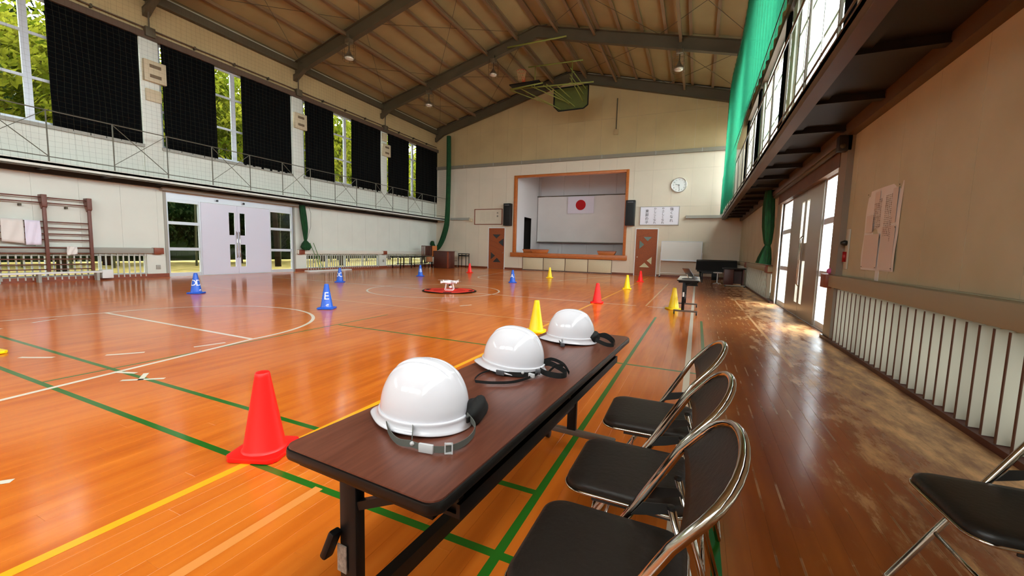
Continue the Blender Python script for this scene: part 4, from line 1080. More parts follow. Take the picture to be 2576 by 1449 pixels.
b.build('pink_patch', PINKP, t)
b = MB(); rnd = random.Random(9)
for cx, z0, z1, n_ in ((.18, .0, .30, 3), (.05, .02, .34, 2), (-.13, -.1, .36, 4), (-.30, -.15, .1, 1)):
    for c in range(n_):
        z = z1
        while z > z0:
            y = cx-c*.045; hh = .008+rnd.random()*.012
            b.box(-.0185, -.0175, y-hh, y+hh, z-.003, z+.003)
            if rnd.random() < .5: b.box(-.0185, -.0175, y-.003, y+.003, z-.01, z+.01)
            z -= .022
b.build('small_writing', INKF, t)
for y, z in ((.42, .44), (-.42, .44), (.42, -.44), (-.42, -.44), (-.42, 0), (0, -.44)): MB().lathe([(0, 0), (.005, 0), (.004, .005), (0, .006)], 8, c=(-.016, y, z), M=Matrix.Rotation(-PI/2, 4, 'Y')).build('pin', INK, t)
t = thing('switch_board', 'narrow white board with a red gauge and a dark knob beside the right doors', 'board', (XR-.014, 7.02, 1.05))
MB().box(-.015, 0, -.06, .06, 0, .55).build('backing', FIN, t, bevel=.003)
MB().lathe([(0, 0), (.035, 0), (.04, .03), (.02, .07), (0, .075)], 14, c=(-.015, .01, .36), M=Matrix.Rotation(-PI/2, 4, 'Y')).build('dark_knob', BLACKP, t, smooth=True)
MB().tube([(-.03, 0, .10), (-.03, 0, .24)], .025, 12).build('red_gauge', mat('dark_red_plastic', (.62, .05, .07), .4), t, smooth=True)
o = MB().lathe([(0, -.045)]+[(.045*math.cos(a), .045*math.sin(a)) for a in [-PI/2+PI*k/10 for k in range(1, 10)]]+[(0, .045)], 20).build('pink_ball', mat('pink_rubber', (.80, .35, .58), .5), smooth=True, loc=(XR-.09, 7.42, 1.005)); tag(o, 'small pink ball resting on the brown rail block', 'ball')
tag(MB().box(-.004, 0, -.05, .05, -.06, .06).build('paper_scrap', PAPER, loc=(XR-.013, 5.95, 1.01)), 'small paper scrap on the wall below the poster', 'paper')

# ------------------------------------------------------------ cones
CR = [(.112, .030), (.094, .10), (.038, .455), (.030, .470), (.0, .470)]
def cone_r(z): return .108-(.108-.040)*(z-.03)/(.46-.03)
def cone(x, y, rz, m, label, letters=None, logo=False):
    t = thing('traffic_cone', label, 'cone', (x, y, 0), rz, 'traffic cones set out on a grid')
    h = .145; b = MB(); ch = .035
    pts = [(h-ch, -h), (h, -h+ch), (h, h-ch), (h-ch, h), (-h+ch, h), (-h, h-ch), (-h, -h+ch), (-h+ch, -h)]
    b.prism([(a, c, .004) for a, c in pts], (0, 0, .026)); 
    for sx in (-1, 1):
        for sy in (-1, 1): b.box(sx*.11-.02, sx*.11+.02, sy*.11-.02, sy*.11+.02, 0, .006)
    b.build('base', m, t, bevel=.004)
    MB().lathe([(.118, .028), (.112, .034), (.106, .045), (.040, .445), (.037, .464), (.032, .470), (.012, .471), (.0, .471)], 40).build('body', m, t, smooth=True)
    if letters:
        for ang, ch_ in letters:
            v, f = text_mesh(ch_, .185, .0006, fine=.02); b = MB(); out = []
            for p in v:
                z = .245+p.y*1.05; r = cone_r(z)+.0035+p.z; a = ang+(p.x)/cone_r(.245)
                out.append((r*math.cos(a), r*math.sin(a), z))
            b.add(out, f); b.build('lettering', WHT, t)
    if logo:
        b = MB()
        for k, (dx, z0, z1) in enumerate(((-.022, .075, .088), (-.008, .082, .098), (.008, .078, .100), (-.016, .060, .066), (.004, .060, .066))):
            a0 = LA[label]+dx/.1; a1 = a0+.018/.1
            for z_ in (0,): b.add([((cone_r(q[1])+.003)*math.cos(q[0]), (cone_r(q[1])+.003)*math.sin(q[0]), q[1]) for q in ((a0, z0), (a1, z0), (a1+.08, z1), (a0+.08, z1))], [(0, 1, 2, 3)])
        b.build('small_logo', WHT, t)
    return t
def look(x, y): return math.atan2(-y, -x)
LA = {}
cn = [(-2.19, 1.44, .38, REDC, 'red traffic cone nearest the camera, left of the long table', None),
      (-2.09, 9.47, .1, REDC, 'red traffic cone on the yellow line beyond the last helmet', None),
      (-2.12, 17.7, .1, REDC, 'far red traffic cone in front of the right wooden door', None),
      (-10.42, 17.66, .1, REDC, 'far red traffic cone on the left, in front of the left wooden door', None),
      (-2.09, 5.48, .3, YELC, 'yellow traffic cone just behind the far end of the helmet table', None),
      (-2.07, 13.81, .1, YELC, 'yellow traffic cone between two red cones on the yellow line', None),
      (-.40, 9.42, .5, YELC, 'yellow traffic cone beside the leg of the laptop table', None),
      (-5.95, 17.1, .1, YELC, 'farthest yellow traffic cone, in front of the stage panels', None),
      (-6.50, 1.40, .1, YELC, 'yellow traffic cone cut off by the left picture edge', None),
      (-6.28, 5.40, .55, BLUC, 'blue traffic cone marked E', 'E'), (-10.5, 5.41, .6, BLUC, 'blue traffic cone marked D, nearest the white doors', 'D'),
      (-10.55, 9.6, .6, BLUC, 'blue traffic cone marked C in front of the window fins', 'C'), (-10.5, 13.75, .3, BLUC, 'blue traffic cone marked B, far left', 'B'),
      (-6.13, 13.49, .5, BLUC, 'blue traffic cone marked A right of the landing mat', 'A')]
for x, y, rz, m, lb, ch in cn:
    L = None; lo = False; a = look(x, y)-rz
    if ch == 'E': L = [(a-.05, 'E'), (a+2.1, 'E'), (a-2.15, 'E')]; lo = True
    elif ch == 'D': L = [(a-.72, 'D'), (a+.85, 'D'), (a+3.0, 'D')]; lo = True
    elif ch == 'C': L = [(a-1.1, 'D'), (a+.35, 'C'), (a+2.6, 'C')]
    elif ch == 'B': L = [(a+.15, 'B'), (a-1.75, 'B'), (a+2.3, 'B')]
    elif ch == 'A': L = [(a-.30, 'A'), (a+1.8, 'A'), (a-2.4, 'A')]
    LA[lb] = a+.02 if ch == 'E' else a+.75
    cone(x, y, rz, m, lb, L, lo)

# ------------------------------------------------------------ landing mat and drone
t = thing('landing_mat', 'round red landing mat with black rim in the centre circle', 'mat', (-6.28, 9.55, .0))
N = 72
def ring(r0, r1, z, m, nm, rag=0):
    vs = []
    for k in range(N):
        a = 2*PI*k/N
        q = 1+rag*.012*math.sin(a*5)
        for r in (r0, r1): vs.append((r*q*math.cos(a), r*q*math.sin(a), z+.006*math.sin(a*4+r*3)*(r > .3)))
    o = MB().add(vs, [(2*k, 2*k+1, (2*k+3) % (2*N), (2*k+2) % (2*N)) for k in range(N)]).build(nm, m, t, smooth=True); return o
o = MB().lathe([(0, .004), (.74, .004), (.76, .008), (.74, .014), (0, .014)], N).build('mat_base', BLACKM, t)
ring(.44, .70, .021, MATR, 'outer_ring'); ring(.22, .43, .0215, MATR2, 'middle_ring'); ring(.0, .22, .022, MATR, 'inner_disc'); ring(.70, .745, .022, BLACKM, 'rim_band')
for a in (.35, 1.9, 3.5, 5.2):
    b = MB(); b.cbox((.60*math.cos(a), .60*math.sin(a), .0295), (.22, .10, .004), rz=a+PI/2); b.build('mark_patch', BLACKM, t)
t = thing('camera_drone', 'white four rotor drone standing on the red landing mat', 'drone', (-6.28, 9.55, .022), .45); t.scale = (1.32, 1.32, 1.25)
MB().lathe([(0, .135), (.055, .137), (.085, .155), (.095, .18), (.075, .205), (.04, .225), (0, .23)], 24, ex=1.15, ey=.9).build('body', DRONE, t, smooth=True)
for sx in (-1, 1):
    for sy in (-1, 1):
        e = Vector((sx*.155, sy*.155, .185))
        arm = MB().tube([(sx*.04, sy*.04, .185), (sx*.10, sy*.10, .190), e], [.034, .022, .018], 10).build('arm', DRONE, t, smooth=True)
        MB().lathe([(0, .165), (.020, .165), (.022, .20), (.016, .212), (0, .214)], 14, c=(e.x, e.y, 0)).build('motor', DRONE, arm, smooth=True)
        pr = MB()
        for s in (-1, 1):
            a = .5*sx+.9*sy; d = Vector((math.cos(a), math.sin(a), 0))*s; n_ = Vector((-d.y, d.x, 0)); c = Vector((e.x, e.y, .218))
            pr.prism([c+n_*.006, c+d*.05+n_*.016, c+d*.115+n_*.009, c+d*.12-n_*.003, c+d*.05-n_*.008, c-n_*.006], (0, 0, .002))
        pr.build('propeller', DRONE, arm)
for s in (-1, 1):
    MB().tube([(-.07, s*.05, .15), (-.09, s*.085, .02), (-.08, s*.09, .008), (.08, s*.09, .008), (.09, s*.085, .02), (.07, s*.05, .15)], .0065, 8).build('landing_skid', DRONE, t, smooth=True)
MB().cbox((.02, 0, .075), (.055, .05, .05)).build('camera', DRONE, t, bevel=.01); MB().tube([(0, 0, .13), (.0, 0, .095)], .02, 8).build('gimbal', BLACKP, t)

# ------------------------------------------------------------ folding tables
def rrect(hx, hy, r, n=6):
    out = []
    for cx, cyy, a0 in ((hx-r, hy-r, 0), (-hx+r, hy-r, PI/2), (-hx+r, -hy+r, PI), (hx-r, -hy+r, 1.5*PI)):
        for k in range(n+1): a = a0+PI/2*k/n; out.append((cx+r*math.cos(a), cyy+r*math.sin(a)))
    return out
def ftable(loc, rz, hx, hy, H, label, top, edge, px_):
    t = thing('folding_table', label, 'table', (*loc, 0), rz)
    MB().prism([(x, y, H-.030) for x, y in rrect(hx, hy, .035)], (0, 0, .027)).build('table_edge', edge, t, bevel=.006)
    MB().prism([(x, y, H-.004) for x, y in rrect(hx-.005, hy-.005, .031)], (0, 0, .0045)).build('tabletop', top, t)
    for s in (-1, 1):
        y = s*(hy-.075); lg = MB().box(px_-.028, px_+.028, y-.015, y+.015, .085, H-.03).build('leg', BLACKM, t, bevel=.004)
        MB().box(px_-.17, px_+.27, y-.02, y+.02, .058, .092).build('foot_bar', mat('brown_grey_bar', (.36, .30, .26), .4), lg, bevel=.006)
        for x in (px_-.155, px_+.255):
            MB().lathe([(0, -.012), (.026, -.012), (.029, 0), (.026, .012), (0, .012)], 16, c=(x, y, .029), M=Matrix.Rotation(PI/2, 4, 'Y')).build('caster', BLACKP, lg, smooth=True)
        MB().beam((px_+.03, y, H-.13), (px_+.22, y, H-.04), .02, .02, (0, 1, 0)).build('brace', BLACKM, lg)
        MB().beam((px_-.10, y+.0, H-.05), (px_+.22, y, H-.05), .025, .03, (0, 1, 0)).build('bracket_arm', BLACKM, lg)
    MB().beam((px_, -hy+.09, .27), (px_, hy-.09, .27), .035, .05).build('stretcher', BLACKM, t)
    sh = MB()
    sh.box(px_+.0, hx-.04, -hy+.14, hy-.14, H-.125, H-.115); sh.box(px_, px_+.012, -hy+.14, hy-.14, H-.115, H-.09); sh.box(hx-.05, hx-.04, -hy+.14, hy-.14, H-.115, H-.09)
    sh.build('shelf', BLACKM, t)
    for y in (-hy+.16, 0, hy-.16): MB().box(px_, hx-.05, y-.01, y+.01, H-.115, H-.03).build('shelf_bracket', BLACKM, t)
    MB().box(-hx+.03, hx-.03, -hy+.03, -hy+.05, H-.055, H-.03).box(-hx+.03, hx-.03, hy-.05, hy-.03, H-.055, H-.03).box(-hx+.03, -hx+.05, -hy+.03, hy-.03, H-.055, H-.03).box(hx-.05, hx-.03, -hy+.03, hy-.03, H-.055, H-.03).build('apron', BLACKM, t)
    return t
T1 = ftable((-.612, 1.525), -.052, .238, .912, .70, 'long dark brown folding table holding three white helmets', TTOP, TEDGE, -.075)
MB().box(-.105, -.075, -.858, -.8545, .39, .46).build('label_sticker', mat('worn_sticker', (.66, .60, .54), .7, c2=(.45, .40, .36), scale=90), T1)
MB().beam((-.10, -.865, .50), (-.125, -.875, .43), .02, .03, (0, 1, 0)).build('fold_lever', BLACKM, T1, bevel=.006)
T2 = ftable((-.125, 9.35), 0, .21, .75, .70, 'second folding table with an open laptop, in the middle distance on the right', mat('pale_table_laminate', (.72, .70, .66), .25), TEDGE, -.075)
MB().box(-.09, -.06, -.694, -.690, .36, .45).build('label_sticker', WHITEP, T2)
t = thing('laptop', 'small laptop standing open on the far folding table', 'laptop', (-.09, 8.78, .701), -.35)
MB().cbox((0, 0, .012), (.26, .20, .018)).build('base', mat('grey_laptop', (.34, .34, .35), .4), t, bevel=.003)
MB().cbox((0, -.01, .023), (.22, .12, .004)).build('keyboard', BLACKP, t)
MB().cbox((-.075, .05, .135), (.014, .26, .20), rz=.9, ry=-.62).build('screen', mat('grey_screen', (.30, .30, .31), .3), t, bevel=.003)
MB().tube([(-.06, .05, .02), (-.10, .06, .10)], .012, 8).build('hinge', CHROME, t)
MB().lathe([(0, 0), (.05, 0), (.06, .02), (.04, .05), (0, .055)], 16, c=(.10, -.05, .02)).build('mouse', mat('grey_laptop', (.34, .34, .35), .4), t, smooth=True)

# ------------------------------------------------------------ helmets
def helmet(loc, rz, tilt, label, kind):
    t = thing('safety_helmet', label, 'helmet', loc, rz, 'white safety helmets on the table'); t.rotation_euler = (0, 0, rz)
    R = Matrix.Rotation(tilt, 4, 'Y') if tilt else Matrix.Identity(4)
    # shell: +x is the front (peak)
    A, B, Hh, z0 = .128, .112, .134, .038
    nth, nph = 144, 46; vs = []
    for i in range(nph+1):
        ph = (PI/2)*i/nph                       # 0 = rim level, pi/2 = crown
        for j in range(nth):
            th = 2*PI*j/nth
            cs = max(0, math.cos(ph))**.82
            x, y = A*cs*math.cos(th), B*cs*math.sin(th)
            z = z0+Hh*(math.sin(ph)**.92)
            rd = 0
            if ph > .35:                          # three raised ribs running front to back
                wgt = min(1, (ph-.35)/.25)*(1 if abs(x) < .085 else max(0, 1-(abs(x)-.085)/.02))
                for yc, hw, hh in ((0, .014, .0055), (.034, .008, .0035), (-.034, .008, .0035)):
                    rd += hh*wgt*max(0, min(1, (hw-abs(y-yc))/.003+.5)) if abs(y-yc) < hw+.002 else 0
            vs.append(R @ Vector((x, y, z+rd)))
    fs = [(i*nth+j, i*nth+(j+1) % nth, (i+1)*nth+(j+1) % nth, (i+1)*nth+j) for i in range(nph) for j in range(nth)]
    sh = MB().add(vs, fs).build('shell', HELM, t, smooth=True)
    # brim band with peak, drop lip
    vs = []; prof = [(0, .001), (.004, .001), (.0062, -.003), (.0045, -.008), (.005, -.016), (.009, -.024), (.013, -.029), (.013, -.032), (.008, -.033), (0, -.026), (-.002, -.004)]
    for j in range(nth):
        th = 2*PI*j/nth; pk = max(0, math.cos(th))**8; bk = max(0, -math.cos(th))**3
        for d, dz in prof:
            low = max(0, (-dz-.012)/.023)
            rx = A+d+low*(.040*pk+.004*bk); ry = B+d
            z = z0+dz-low*.006*pk + low*.006*(abs(math.sin(th))**4)
            vs.append(R @ Vector((rx*math.cos(th), ry*math.sin(th), z)))
    m_ = len(prof); MB().add(vs, [(j*m_+k, ((j+1) % nth)*m_+k, ((j+1) % nth)*m_+(k+1) % m_, j*m_+(k+1) % m_) for j in range(nth) for k in range(m_)]).build('brim', HELM, t, smooth=True)
    # inner liner and headband
    MB().lathe([(.85*.115, .0), (.95*.112, .004), (.95*.112, .045), (.8*.11, .06), (.3*.11, .065), (0, .066)], 40, ex=1.0, ey=.86, M=R, c=(0, 0, .001)).build('headband', LINER, t, smooth=True)
    return t, R
def strap(pts, wd, m, t, nm='chin_strap', th=.0016, up=(0, 0, 1)):
    P = [Vector(p) for p in pts]; out = []
    for i in range(len(P)-1):
        p0, p1, p2, p3 = P[max(i-1,0)], P[i], P[i+1], P[min(i+2,len(P)-1)]
        for k in range(6):
            u = k/6; out.append(.5*((2*p1)+(p2-p0)*u+(2*p0-5*p1+4*p2-p3)*u*u+(3*p1-p0-3*p2+p3)*u**3))
    out.append(P[-1]); vs = []; U = Vector(up)
    for i, p in enumerate(out):
        d = (out[min(i+1, len(out)-1)]-out[max(i-1, 0)]).normalized(); s = d.cross(U); s = s.normalized() if s.length > 1e-4 else Vector((1,0,0)); u = s.cross(d).normalized()
        # ribbon standing on edge: width along u, thickness along s
        for a, b_ in ((-1,-1),(1,-1),(1,1),(-1,1)): vs.append(p+s*a*th/2+u*b_*wd/2)
    n = len(out); fs = []
    for i in range(n-1):
        for k in range(4): fs.append((i*4+k, i*4+(k+1) % 4, i*4+4+(k+1) % 4, i*4+4+k))
    fs += [(0,1,2,3), (n*4-4, n*4-3, n*4-2, n*4-1)]
    return MB().add(vs, fs).build(nm, m, t, smooth=False)
TZ = .7008
PHI = .67
h1, R1 = helmet((-.683, .917, TZ), PI+.10, -.03, 'nearest white helmet with grey chin strap and white buckle', 0)
# straps in helmet-local coordinates (+x front), swung round by PHI towards the picture's right
PD = .25
def Q(x, y, z, ph=.67-.25): return (x*math.cos(ph)-y*math.sin(ph), x*math.sin(ph)+y*math.cos(ph), z)
def QS(*pts): return [Q(*p) for p in pts]
strap(QS((.100, .055, .026), (.075, .110, .012), (.045, .155, .010), (.010, .172, .012)), .017, STRAPG, h1)
strap(QS((.018, .100, .034), (.014, .130, .022), (.010, .166, .012)), .017, STRAPG, h1)
strap(QS((.010, .172, .011), (-.035, .200, .012), (-.085, .200, .012), (-.128, .165, .016), (-.145, .115, .026), (-.122, .070, .040)), .016, STRAPG, h1)
MB().cbox(Q(-.028, .198, .0125), (.038, .008, .022), rz=-.36+.42).build('buckle', BUCK, h1, bevel=.002)
b = MB()
for dx, dz, sz in ((-.0085, 0, (.003, .007, .026)), (.0085, 0, (.003, .007, .026)), (0, .0115, (.018, .007, .003)), (0, -.0115, (.018, .007, .003))): b.cbox(Q(-.082+dx, .203-dx*.12, .0135+dz), sz, rz=.42)
b.build('strap_slider', BUCK, h1)
MB().lathe([(0, 0), (.006, 0), (.005, .003), (0, .004)], 12, c=Q(.008, .176, .014), M=Matrix.Rotation(.42, 4, 'Z') @ Matrix.Rotation(-PI/2, 4, 'X')).build('snap_button', BUCK, h1, smooth=True)
MB().cbox(Q(-.128, .085, .034), (.020, .006, .016), rz=.9+.42).build('strap_clip', BLACKP, h1, bevel=.002)
# nape pad of helmet 1
vs = []
def blob(c, r, t, nm, m, n=14, seed=1):
    rnd = random.Random(seed); prof = []
    b = MB(); vs = []; ph = [rnd.random()*6 for _ in range(4)]
    for i in range(n+1):
        v = PI*i/n
        for j in range(2*n):
            u = 2*PI*j/(2*n); q = 1+.10*math.sin(3*u+ph[0])*math.sin(v)+.08*math.sin(5*v+ph[1]+u*2)
            vs.append((c[0]+r[0]*q*math.sin(v)*math.cos(u), c[1]+r[1]*q*math.sin(v)*math.sin(u), max(.001, c[2]+r[2]*q*math.cos(v))))
    b.add(vs, [(i*2*n+j, i*2*n+(j+1) % (2*n), (i+1)*2*n+(j+1) % (2*n), (i+1)*2*n+j) for i in range(n) for j in range(2*n)])
    return b.build(nm, m, t, smooth=True)
blob(Q(-.150, .0, .036, .25), (.026, .052, .036), h1, 'nape_pad', STRAPB, seed=3)
h2, R2 = helmet((-.672, 1.503, TZ), PI+.05, -.08, 'middle white helmet of the three with black straps spread towards the camera', 1)
strap([Q(*p, .22) for p in ((.08, .07, .012), (.04, .11, .010), (-.02, .125, .012), (-.08, .12, .014), (-.11, .105, .016))], .018, STRAPB, h2)
strap([Q(*p, .22) for p in ((.06, .08, .014), (.10, .14, .012), (.11, .20, .010), (.10, .235, .010))], .006, STRAPB, h2)
strap([Q(*p, .22) for p in ((.10, .235, .010), (.04, .235, .010), (-.03, .215, .011), (-.07, .175, .012), (-.105, .13, .016), (-.115, .115, .018))], .010, STRAPB, h2)
MB().cbox((.0, .132, .016), (.036, .007, .020), rz=-.1).build('strap_adjuster', mat('dark_grey_plastic', (.3, .3, .32), .4), h2, bevel=.003)
MB().cbox((-.125, .122, .020), (.026, .010, .015), rz=-.35).build('buckle', BUCK, h2, bevel=.002)
MB().lathe([(0, 0), (.006, 0), (.005, .003), (0, .004)], 12, c=(-.09, .124, .026), M=Matrix.Rotation(-PI/2, 4, 'X')).build('snap_button', BUCK, h2, smooth=True)
strap([Q(*p, .22) for p in ((-.10, .03, .03), (-.15, .0, .03), (-.19, .02, .022), (-.225, .06, .012), (-.205, .095, .010), (-.15, .09, .014), (-.12, .07, .02))], .022, STRAPB, h2, 'nape_strap')
strap([Q(*p, .22) for p in ((-.12, -.02, .03), (-.16, -.03, .04), (-.21, .0, .03), (-.235, .055, .012))], .014, STRAPB, h2, 'nape_strap')
strap([Q(*p, .22) for p in ((-.15, .09, .014), (-.18, .05, .035), (-.21, .02, .03))], .010, STRAPB, h2, 'nape_strap')
MB().cbox((-.135, .075, .022), (.020, .018, .018), rz=.3).build('strap_clip', mat('dark_grey_plastic', (.3, .3, .32), .4), h2, bevel=.002)
h3, R3 = helmet((-.606, 2.125, TZ), PI+.12, -.02, 'farthest white helmet, at the far end of the table', 2)
strap([(.03, .09, .035), (.025, .125, .02), (.02, .15, .006)], .014, mat('dark_grey_plastic', (.3, .3, .32), .4), h3)
strap([(.06, .08, .030), (.04, .115, .016), (.02, .15, .008)], .012, STRAPB, h3)
MB().cbox((.015, .153, .010), (.022, .012, .018), rz=.2).build('buckle', mat('dark_grey_plastic', (.3, .3, .32), .4), h3, bevel=.003)
strap([(-.10, .02, .04), (-.15, -.01, .045), (-.20, .0, .035), (-.235, .04, .012), (-.20, .06, .012), (-.14, .05, .03)], .020, STRAPB, h3, 'nape_strap')
strap([(-.12, -.02, .03), (-.18, -.03, .05), (-.23, .0, .03), (-.24, .04, .012)], .012, STRAPB, h3, 'nape_strap')
blob((-.125, .0, .035), (.03, .05, .03), h3, 'nape_pad', STRAPB, seed=5)

# ------------------------------------------------------------ folding chairs, facing local -x
def pchair(vin):
    t = thing('folding_chair', '', 'chair', (0, 0, 0), 0, 'folding chairs drawn up to the helmet table')
    W = .175; S = .44
    # seat pad
    b = MB(); pts = rrect(.195, .178, .06, 8)
    rings = [(.0, -.002), (1, -.0), (1.0, .014), (.985, .024), (.93, .031), (.75, .034), (.4, .035)]
    vs = []; m_ = len(pts)
    for sc, dz in rings[1:]:
        for x, y in pts: vs.append((x*sc, y*sc, S-.02+dz))
    fs = [(k*m_+i, k*m_+(i+1) % m_, (k+1)*m_+(i+1) % m_, (k+1)*m_+i) for k in range(len(rings)-2) for i in range(m_)] + [tuple(range(m_))[::-1], tuple((len(rings)-2)*m_+i for i in range(m_))]
    st = MB().add(vs, fs).build('seat', vin, t, smooth=True)
    MB().tube([(x*1.005, y*1.005, S-.021) for x, y in pts], .006, 8, closed=True).build('seat_trim', CHROME, st, smooth=True)
    # main tube: front feet -> seat -> back arch
    def side(s):
        return [(-.215, s*W, .012), (-.205, s*(W+.004), .03), (.037, s*.20, .441), (.112, s*.20, .575)]
    top = []
    x0, z0_ = .112, .575; dx, dz = .490, .872       # direction up the back
    for k in range(0, 17):
        a = PI*k/16; y = .20*math.cos(a); h = .100+.178*max(0, math.sin(a))**.55
        bend = .034*max(0, math.sin(a))**.55
        top.append((x0+dx*h+bend, y, z0_+dz*h-.012*math.sin(a)))
    path = side(1)+top+side(-1)[::-1]
    MB().tube(path, .0115, 12).build('back_frame', CHROME, t, smooth=True)
    MB().tube([(-.215, -W, .012), (-.222, -W*.5, .012), (-.222, W*.5, .012), (-.215, W, .012)], .0115, 10).build('front_foot', CHROME, t, smooth=True)
    # rear legs
    for s in (-1, 1):
        lg = MB().tube([(.150, s*(W-.028), .525), (.300, s*(W-.028), .014)], .0105, 10).build('rear_leg', CHROME, t, smooth=True)
        MB().lathe([(0, 0), (.012, 0), (.011, .008), (0, .010)], 10, c=(.150, s*(W-.028), .523)).build('end_cap', BLACKP, lg)
        MB().prism([(.045, s*(W+.010), .455), (.075, s*(W+.010), .50), (.150, s*(W+.010), .515), (.165, s*(W+.010), .495), (.10, s*(W+.010), .470)], (0, -s*.004, 0)).build('hinge_plate', mat('dark_hinge_steel', (.25, .24, .23), .35, .6), t)
        MB().lathe([(0, 0), (.009, 0), (.008, .006), (0, .008)], 12, c=(.065, s*(W+.020), .478), M=Matrix.Rotation(-s*PI/2, 4, 'X')).build('pivot_bolt', CHROME, t, smooth=True)
        MB().beam((-.10, s*(W-.005), S-.034), (.15, s*(W-.010), S-.034), .005, .014, (0, 0, 1)).build('side_bar', mat('dark_hinge_steel', (.25, .24, .23), .35, .6), t)
    MB().tube([(.300, -W+.028, .014), (.305, 0, .014), (.300, W-.028, .014)], .0105, 10).build('rear_foot', CHROME, t, smooth=True)
    MB().tube([(.235, -W+.028, .235), (.235, W-.028, .235)], .007, 8).build('rear_stretcher', CHROME, t, smooth=True)
    MB().tube([(-.09, -W, .23), (-.09, W, .23)], .007, 8).build('front_stretcher', CHROME, t, smooth=True)
    # padded curved backrest inside the arch
    nu, nv = 18, 8; vs = []
    for side_ in (0, 1):
        for k in range(nv+1):
            v = k/nv
            for i in range(nu+1):
                u = -1+2*i/nu; hb = .115-.02*(1-u*u); hh = hb+(.100+.178*max(0, 1-u*u)**.275-.012-hb)*v
                h = hh if True else 0
                y = u*.190; bx = .034*max(0, 1-u*u)**.275*v+.018*(1-u*u)*(1-v)
                th = (.011 if side_ else -.004)*(1-.6*abs(u)**6)*(1-.5*(2*v-1)**6)
                vs.append((x0+dx*h+bx+dz*th*-1*(-1 if side_ else 1)*1.0, y, z0_+dz*h-dx*th*(-1 if side_ else 1)*-1.0*0))
    L_ = (nu+1)*(nv+1); fs = []
    for q in (0, 1):
        for k in range(nv):
            for i in range(nu): fs.append((q*L_+k*(nu+1)+i, q*L_+k*(nu+1)+i+1, q*L_+(k+1)*(nu+1)+i+1, q*L_+(k+1)*(nu+1)+i))
    bd_ = [i for i in range(nu+1)]+[k*(nu+1)+nu for k in range(1, nv+1)]+[nv*(nu+1)+i for i in range(nu-1, -1, -1)]+[k*(nu+1) for k in range(nv-1, 0, -1)]
    for a in range(len(bd_)): c = (a+1) % len(bd_); fs.append((bd_[a], bd_[c], L_+bd_[c], L_+bd_[a]))
    MB().add(vs, fs).build('backrest', vin, t, smooth=True)
    return t
c1 = pchair(VINYL); c1.location = (-.170, .945, 0); c1['label'] = 'nearest folding chair at the table, cut off by the bottom picture edge'
dup(c1, (-.160, 1.40, 0), .0, 'middle folding chair of the three at the helmet table')
dup(c1, (-.150, 1.94, 0), .02, 'farthest folding chair of the three at the helmet table')
c4 = pchair(VINYLB); c4.location = (.930, 1.685, 0); c4.rotation_euler = (0, 0, .06); c4['label'] = 'folding chair with black seat by the right wall, cut off by the right picture edge'; c4['group'] = 'folding chairs by the right wall'
dup(c4, (1.0, 1.10, 0), .05, 'folding chair of which only a seat corner shows in the bottom right picture corner', group='folding chairs by the right wall')

# ------------------------------------------------------------ outside
g = MB().box(-33.0, XL-.18, -60, 90, -.5, -.12).build('lawn', GRASS); tag(g, 'yellow green grass outside the left doors and windows', 'grass'); g['kind'] = 'stuff'
g = MB().box(XR+.18, 90, -60, 90, -.5, -.14).build('yard', PAVE); tag(g, 'pale paved yard outside the right doors', 'ground'); g['kind'] = 'stuff'
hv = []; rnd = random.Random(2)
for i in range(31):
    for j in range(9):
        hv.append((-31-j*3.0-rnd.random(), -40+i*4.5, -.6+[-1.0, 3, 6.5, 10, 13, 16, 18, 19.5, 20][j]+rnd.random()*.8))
g = MB().add(hv, [(i*9+j, (i+1)*9+j, (i+1)*9+j+1, i*9+j+1) for i in range(30) for j in range(8)]).build('hillside', mat('canopy_shade_hillside', (.015, .025, .01), .95, c2=(.07, .09, .03), scale=.8, spec=0.0), smooth=True); tag(g, 'wooded hillside behind the lawn, coloured near black for canopy shade', 'hill'); g['kind'] = 'stuff'  # near-black colour stands in for canopy shade; slope added to block the sky
def crown_mesh(n, rx, ry, rz_, sz, seed):
    rnd = random.Random(seed); b = MB(); cl_ = [(rnd.gauss(0, .5), rnd.gauss(0, .5), rnd.gauss(0, .5), .25+rnd.random()*.3) for _ in range(26)]
    for _ in range(n):
        c = rnd.choice(cl_); d = Vector((rnd.gauss(0,1), rnd.gauss(0,1), rnd.gauss(0,1))).normalized()*c[3]*(.7+.3*rnd.random())
        p = Vector(((c[0]+d.x)*rx, (c[1]+d.y)*ry, (c[2]+d.z*.8)*rz_)); s = sz*(.6+.8*rnd.random())
        a = Vector((rnd.gauss(0,1), rnd.gauss(0,1), rnd.gauss(0,1)*.6)).normalized(); q = a.orthogonal().normalized()*s; a = a*s*.6
        b.add([p-q, p-a*.5, p+q, p+a], [(0, 1, 2, 3)])
    return b
def trunk_mesh(h, r, seed):
    rnd = random.Random(seed); b = MB(); b.tube([(0, 0, -.1), (.1, .05, h*.35), (-.05, .1, h*.7), (.1, 0, h)], [r, r*.8, r*.6, r*.25], 10)
    for k in range(5):
        a = rnd.random()*6.3; z = h*(.45+.1*k); b.tube([(0, 0, z), (math.cos(a)*.9, math.sin(a)*.9, z+.7), (math.cos(a)*1.7, math.sin(a)*1.7, z+1.1)], [r*.35, r*.2, r*.06], 6)
    return b
tree_src = {}
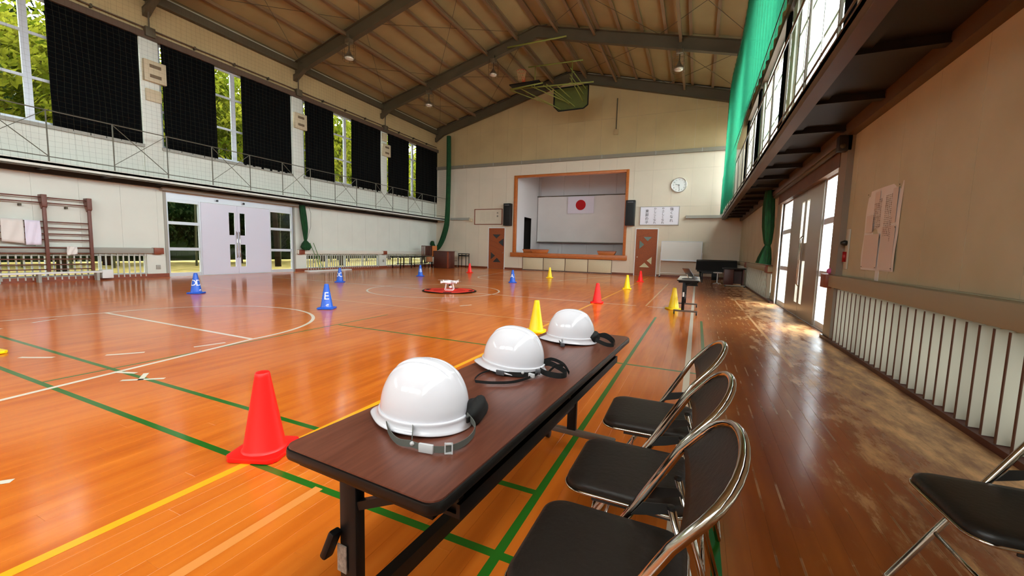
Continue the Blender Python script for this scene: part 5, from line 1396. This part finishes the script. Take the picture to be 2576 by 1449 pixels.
def tree(kind, x, y, h, s, rz, label, group):
    key = kind
    if key not in tree_src:
        t = thing('tree', label, 'tree', (x, y, 0), rz, group)
        m = {'bright': LEAFY, 'dark': LEAFK, 'pale': LEAFO}[kind]
        zc = {'bright': 7.2, 'dark': 4.6, 'pale': 3.0}[kind]
        R_ = {'bright': (3.4, 3.4, 3.6), 'dark': (2.6, 2.8, 4.4), 'pale': (1.6, 1.6, 1.8)}[kind]
        o = crown_mesh({'bright': 9500, 'dark': 6500, 'pale': 1800}[kind], *R_, {'bright': .13, 'dark': .15, 'pale': .09}[kind], len(kind)*7).build('crown', m, t, loc=(0, 0, zc)); stuff(o)
        trunk_mesh(zc+1, .16, 3).build('trunk', TRUNK, t, smooth=True); tree_src[key] = t; t.scale = (s, s, h)
    else:
        t = dup(tree_src[key], (x, y, 0), rz, label, group); t.scale = (s, s, h)
bl = [(-21.5, 3.2, 'in the corner window'), (-22.5, 7.0, 'behind the first black curtain'), (-21.2, 11.4, 'in the first leafy gap between curtains'), (-22.0, 15.6, 'behind the second wall pier'),
      (-21.4, 19.6, 'in the second leafy gap between curtains'), (-22.3, 24.5, 'behind the third wall pier'), (-21.6, 29.0, 'in the narrowest leafy gap'), (-22.0, -1.5, 'left of the corner window')]
for k, (x, y, lb) in enumerate(bl): tree('bright', x, y, 1.0+.08*((k*37) % 3), 1.0, k*1.1, 'yellow green leafy tree outside '+lb, 'bright trees outside the left windows')
for k in range(13):
    x, y = -27.5-(k % 2)*2.0, -3+3.3*k
    tree('dark', x, y, 1.25+.1*(k % 3), 1.15, k*.9, 'dark evergreen tree in the wood behind the lawn', 'dark trees of the wood')
rnd = random.Random(5); cs = None
for k in range(22):
    y = 3+1.15*k+rnd.random()*.8; x = -24.2-rnd.random()*2.2; tl = (rnd.random()-.5)*.9
    if cs is None or k % 6 == 0:
        cs = MB().tube([(0, 0, -.1), (0, tl*.3, 4), (0, tl, 9)], [.055, .05, .03], 8).build('bamboo_culm', CULM, smooth=True, loc=(x, y, 0))
        o = cs
    else: o = cs.copy(); COL.objects.link(o); o.location = (x, y, 0)
    tag(o, 'slender pale bamboo stem at the edge of the dark wood', 'bamboo', 'bamboo stems behind the lawn')
for k in range(5): tree('pale', 9.5+(k % 2)*1.5, 6.5+3.6*k, 1.2, 1.2, k*1.3, 'pale autumn shrub outside the right doors', 'shrubs outside the right doors')
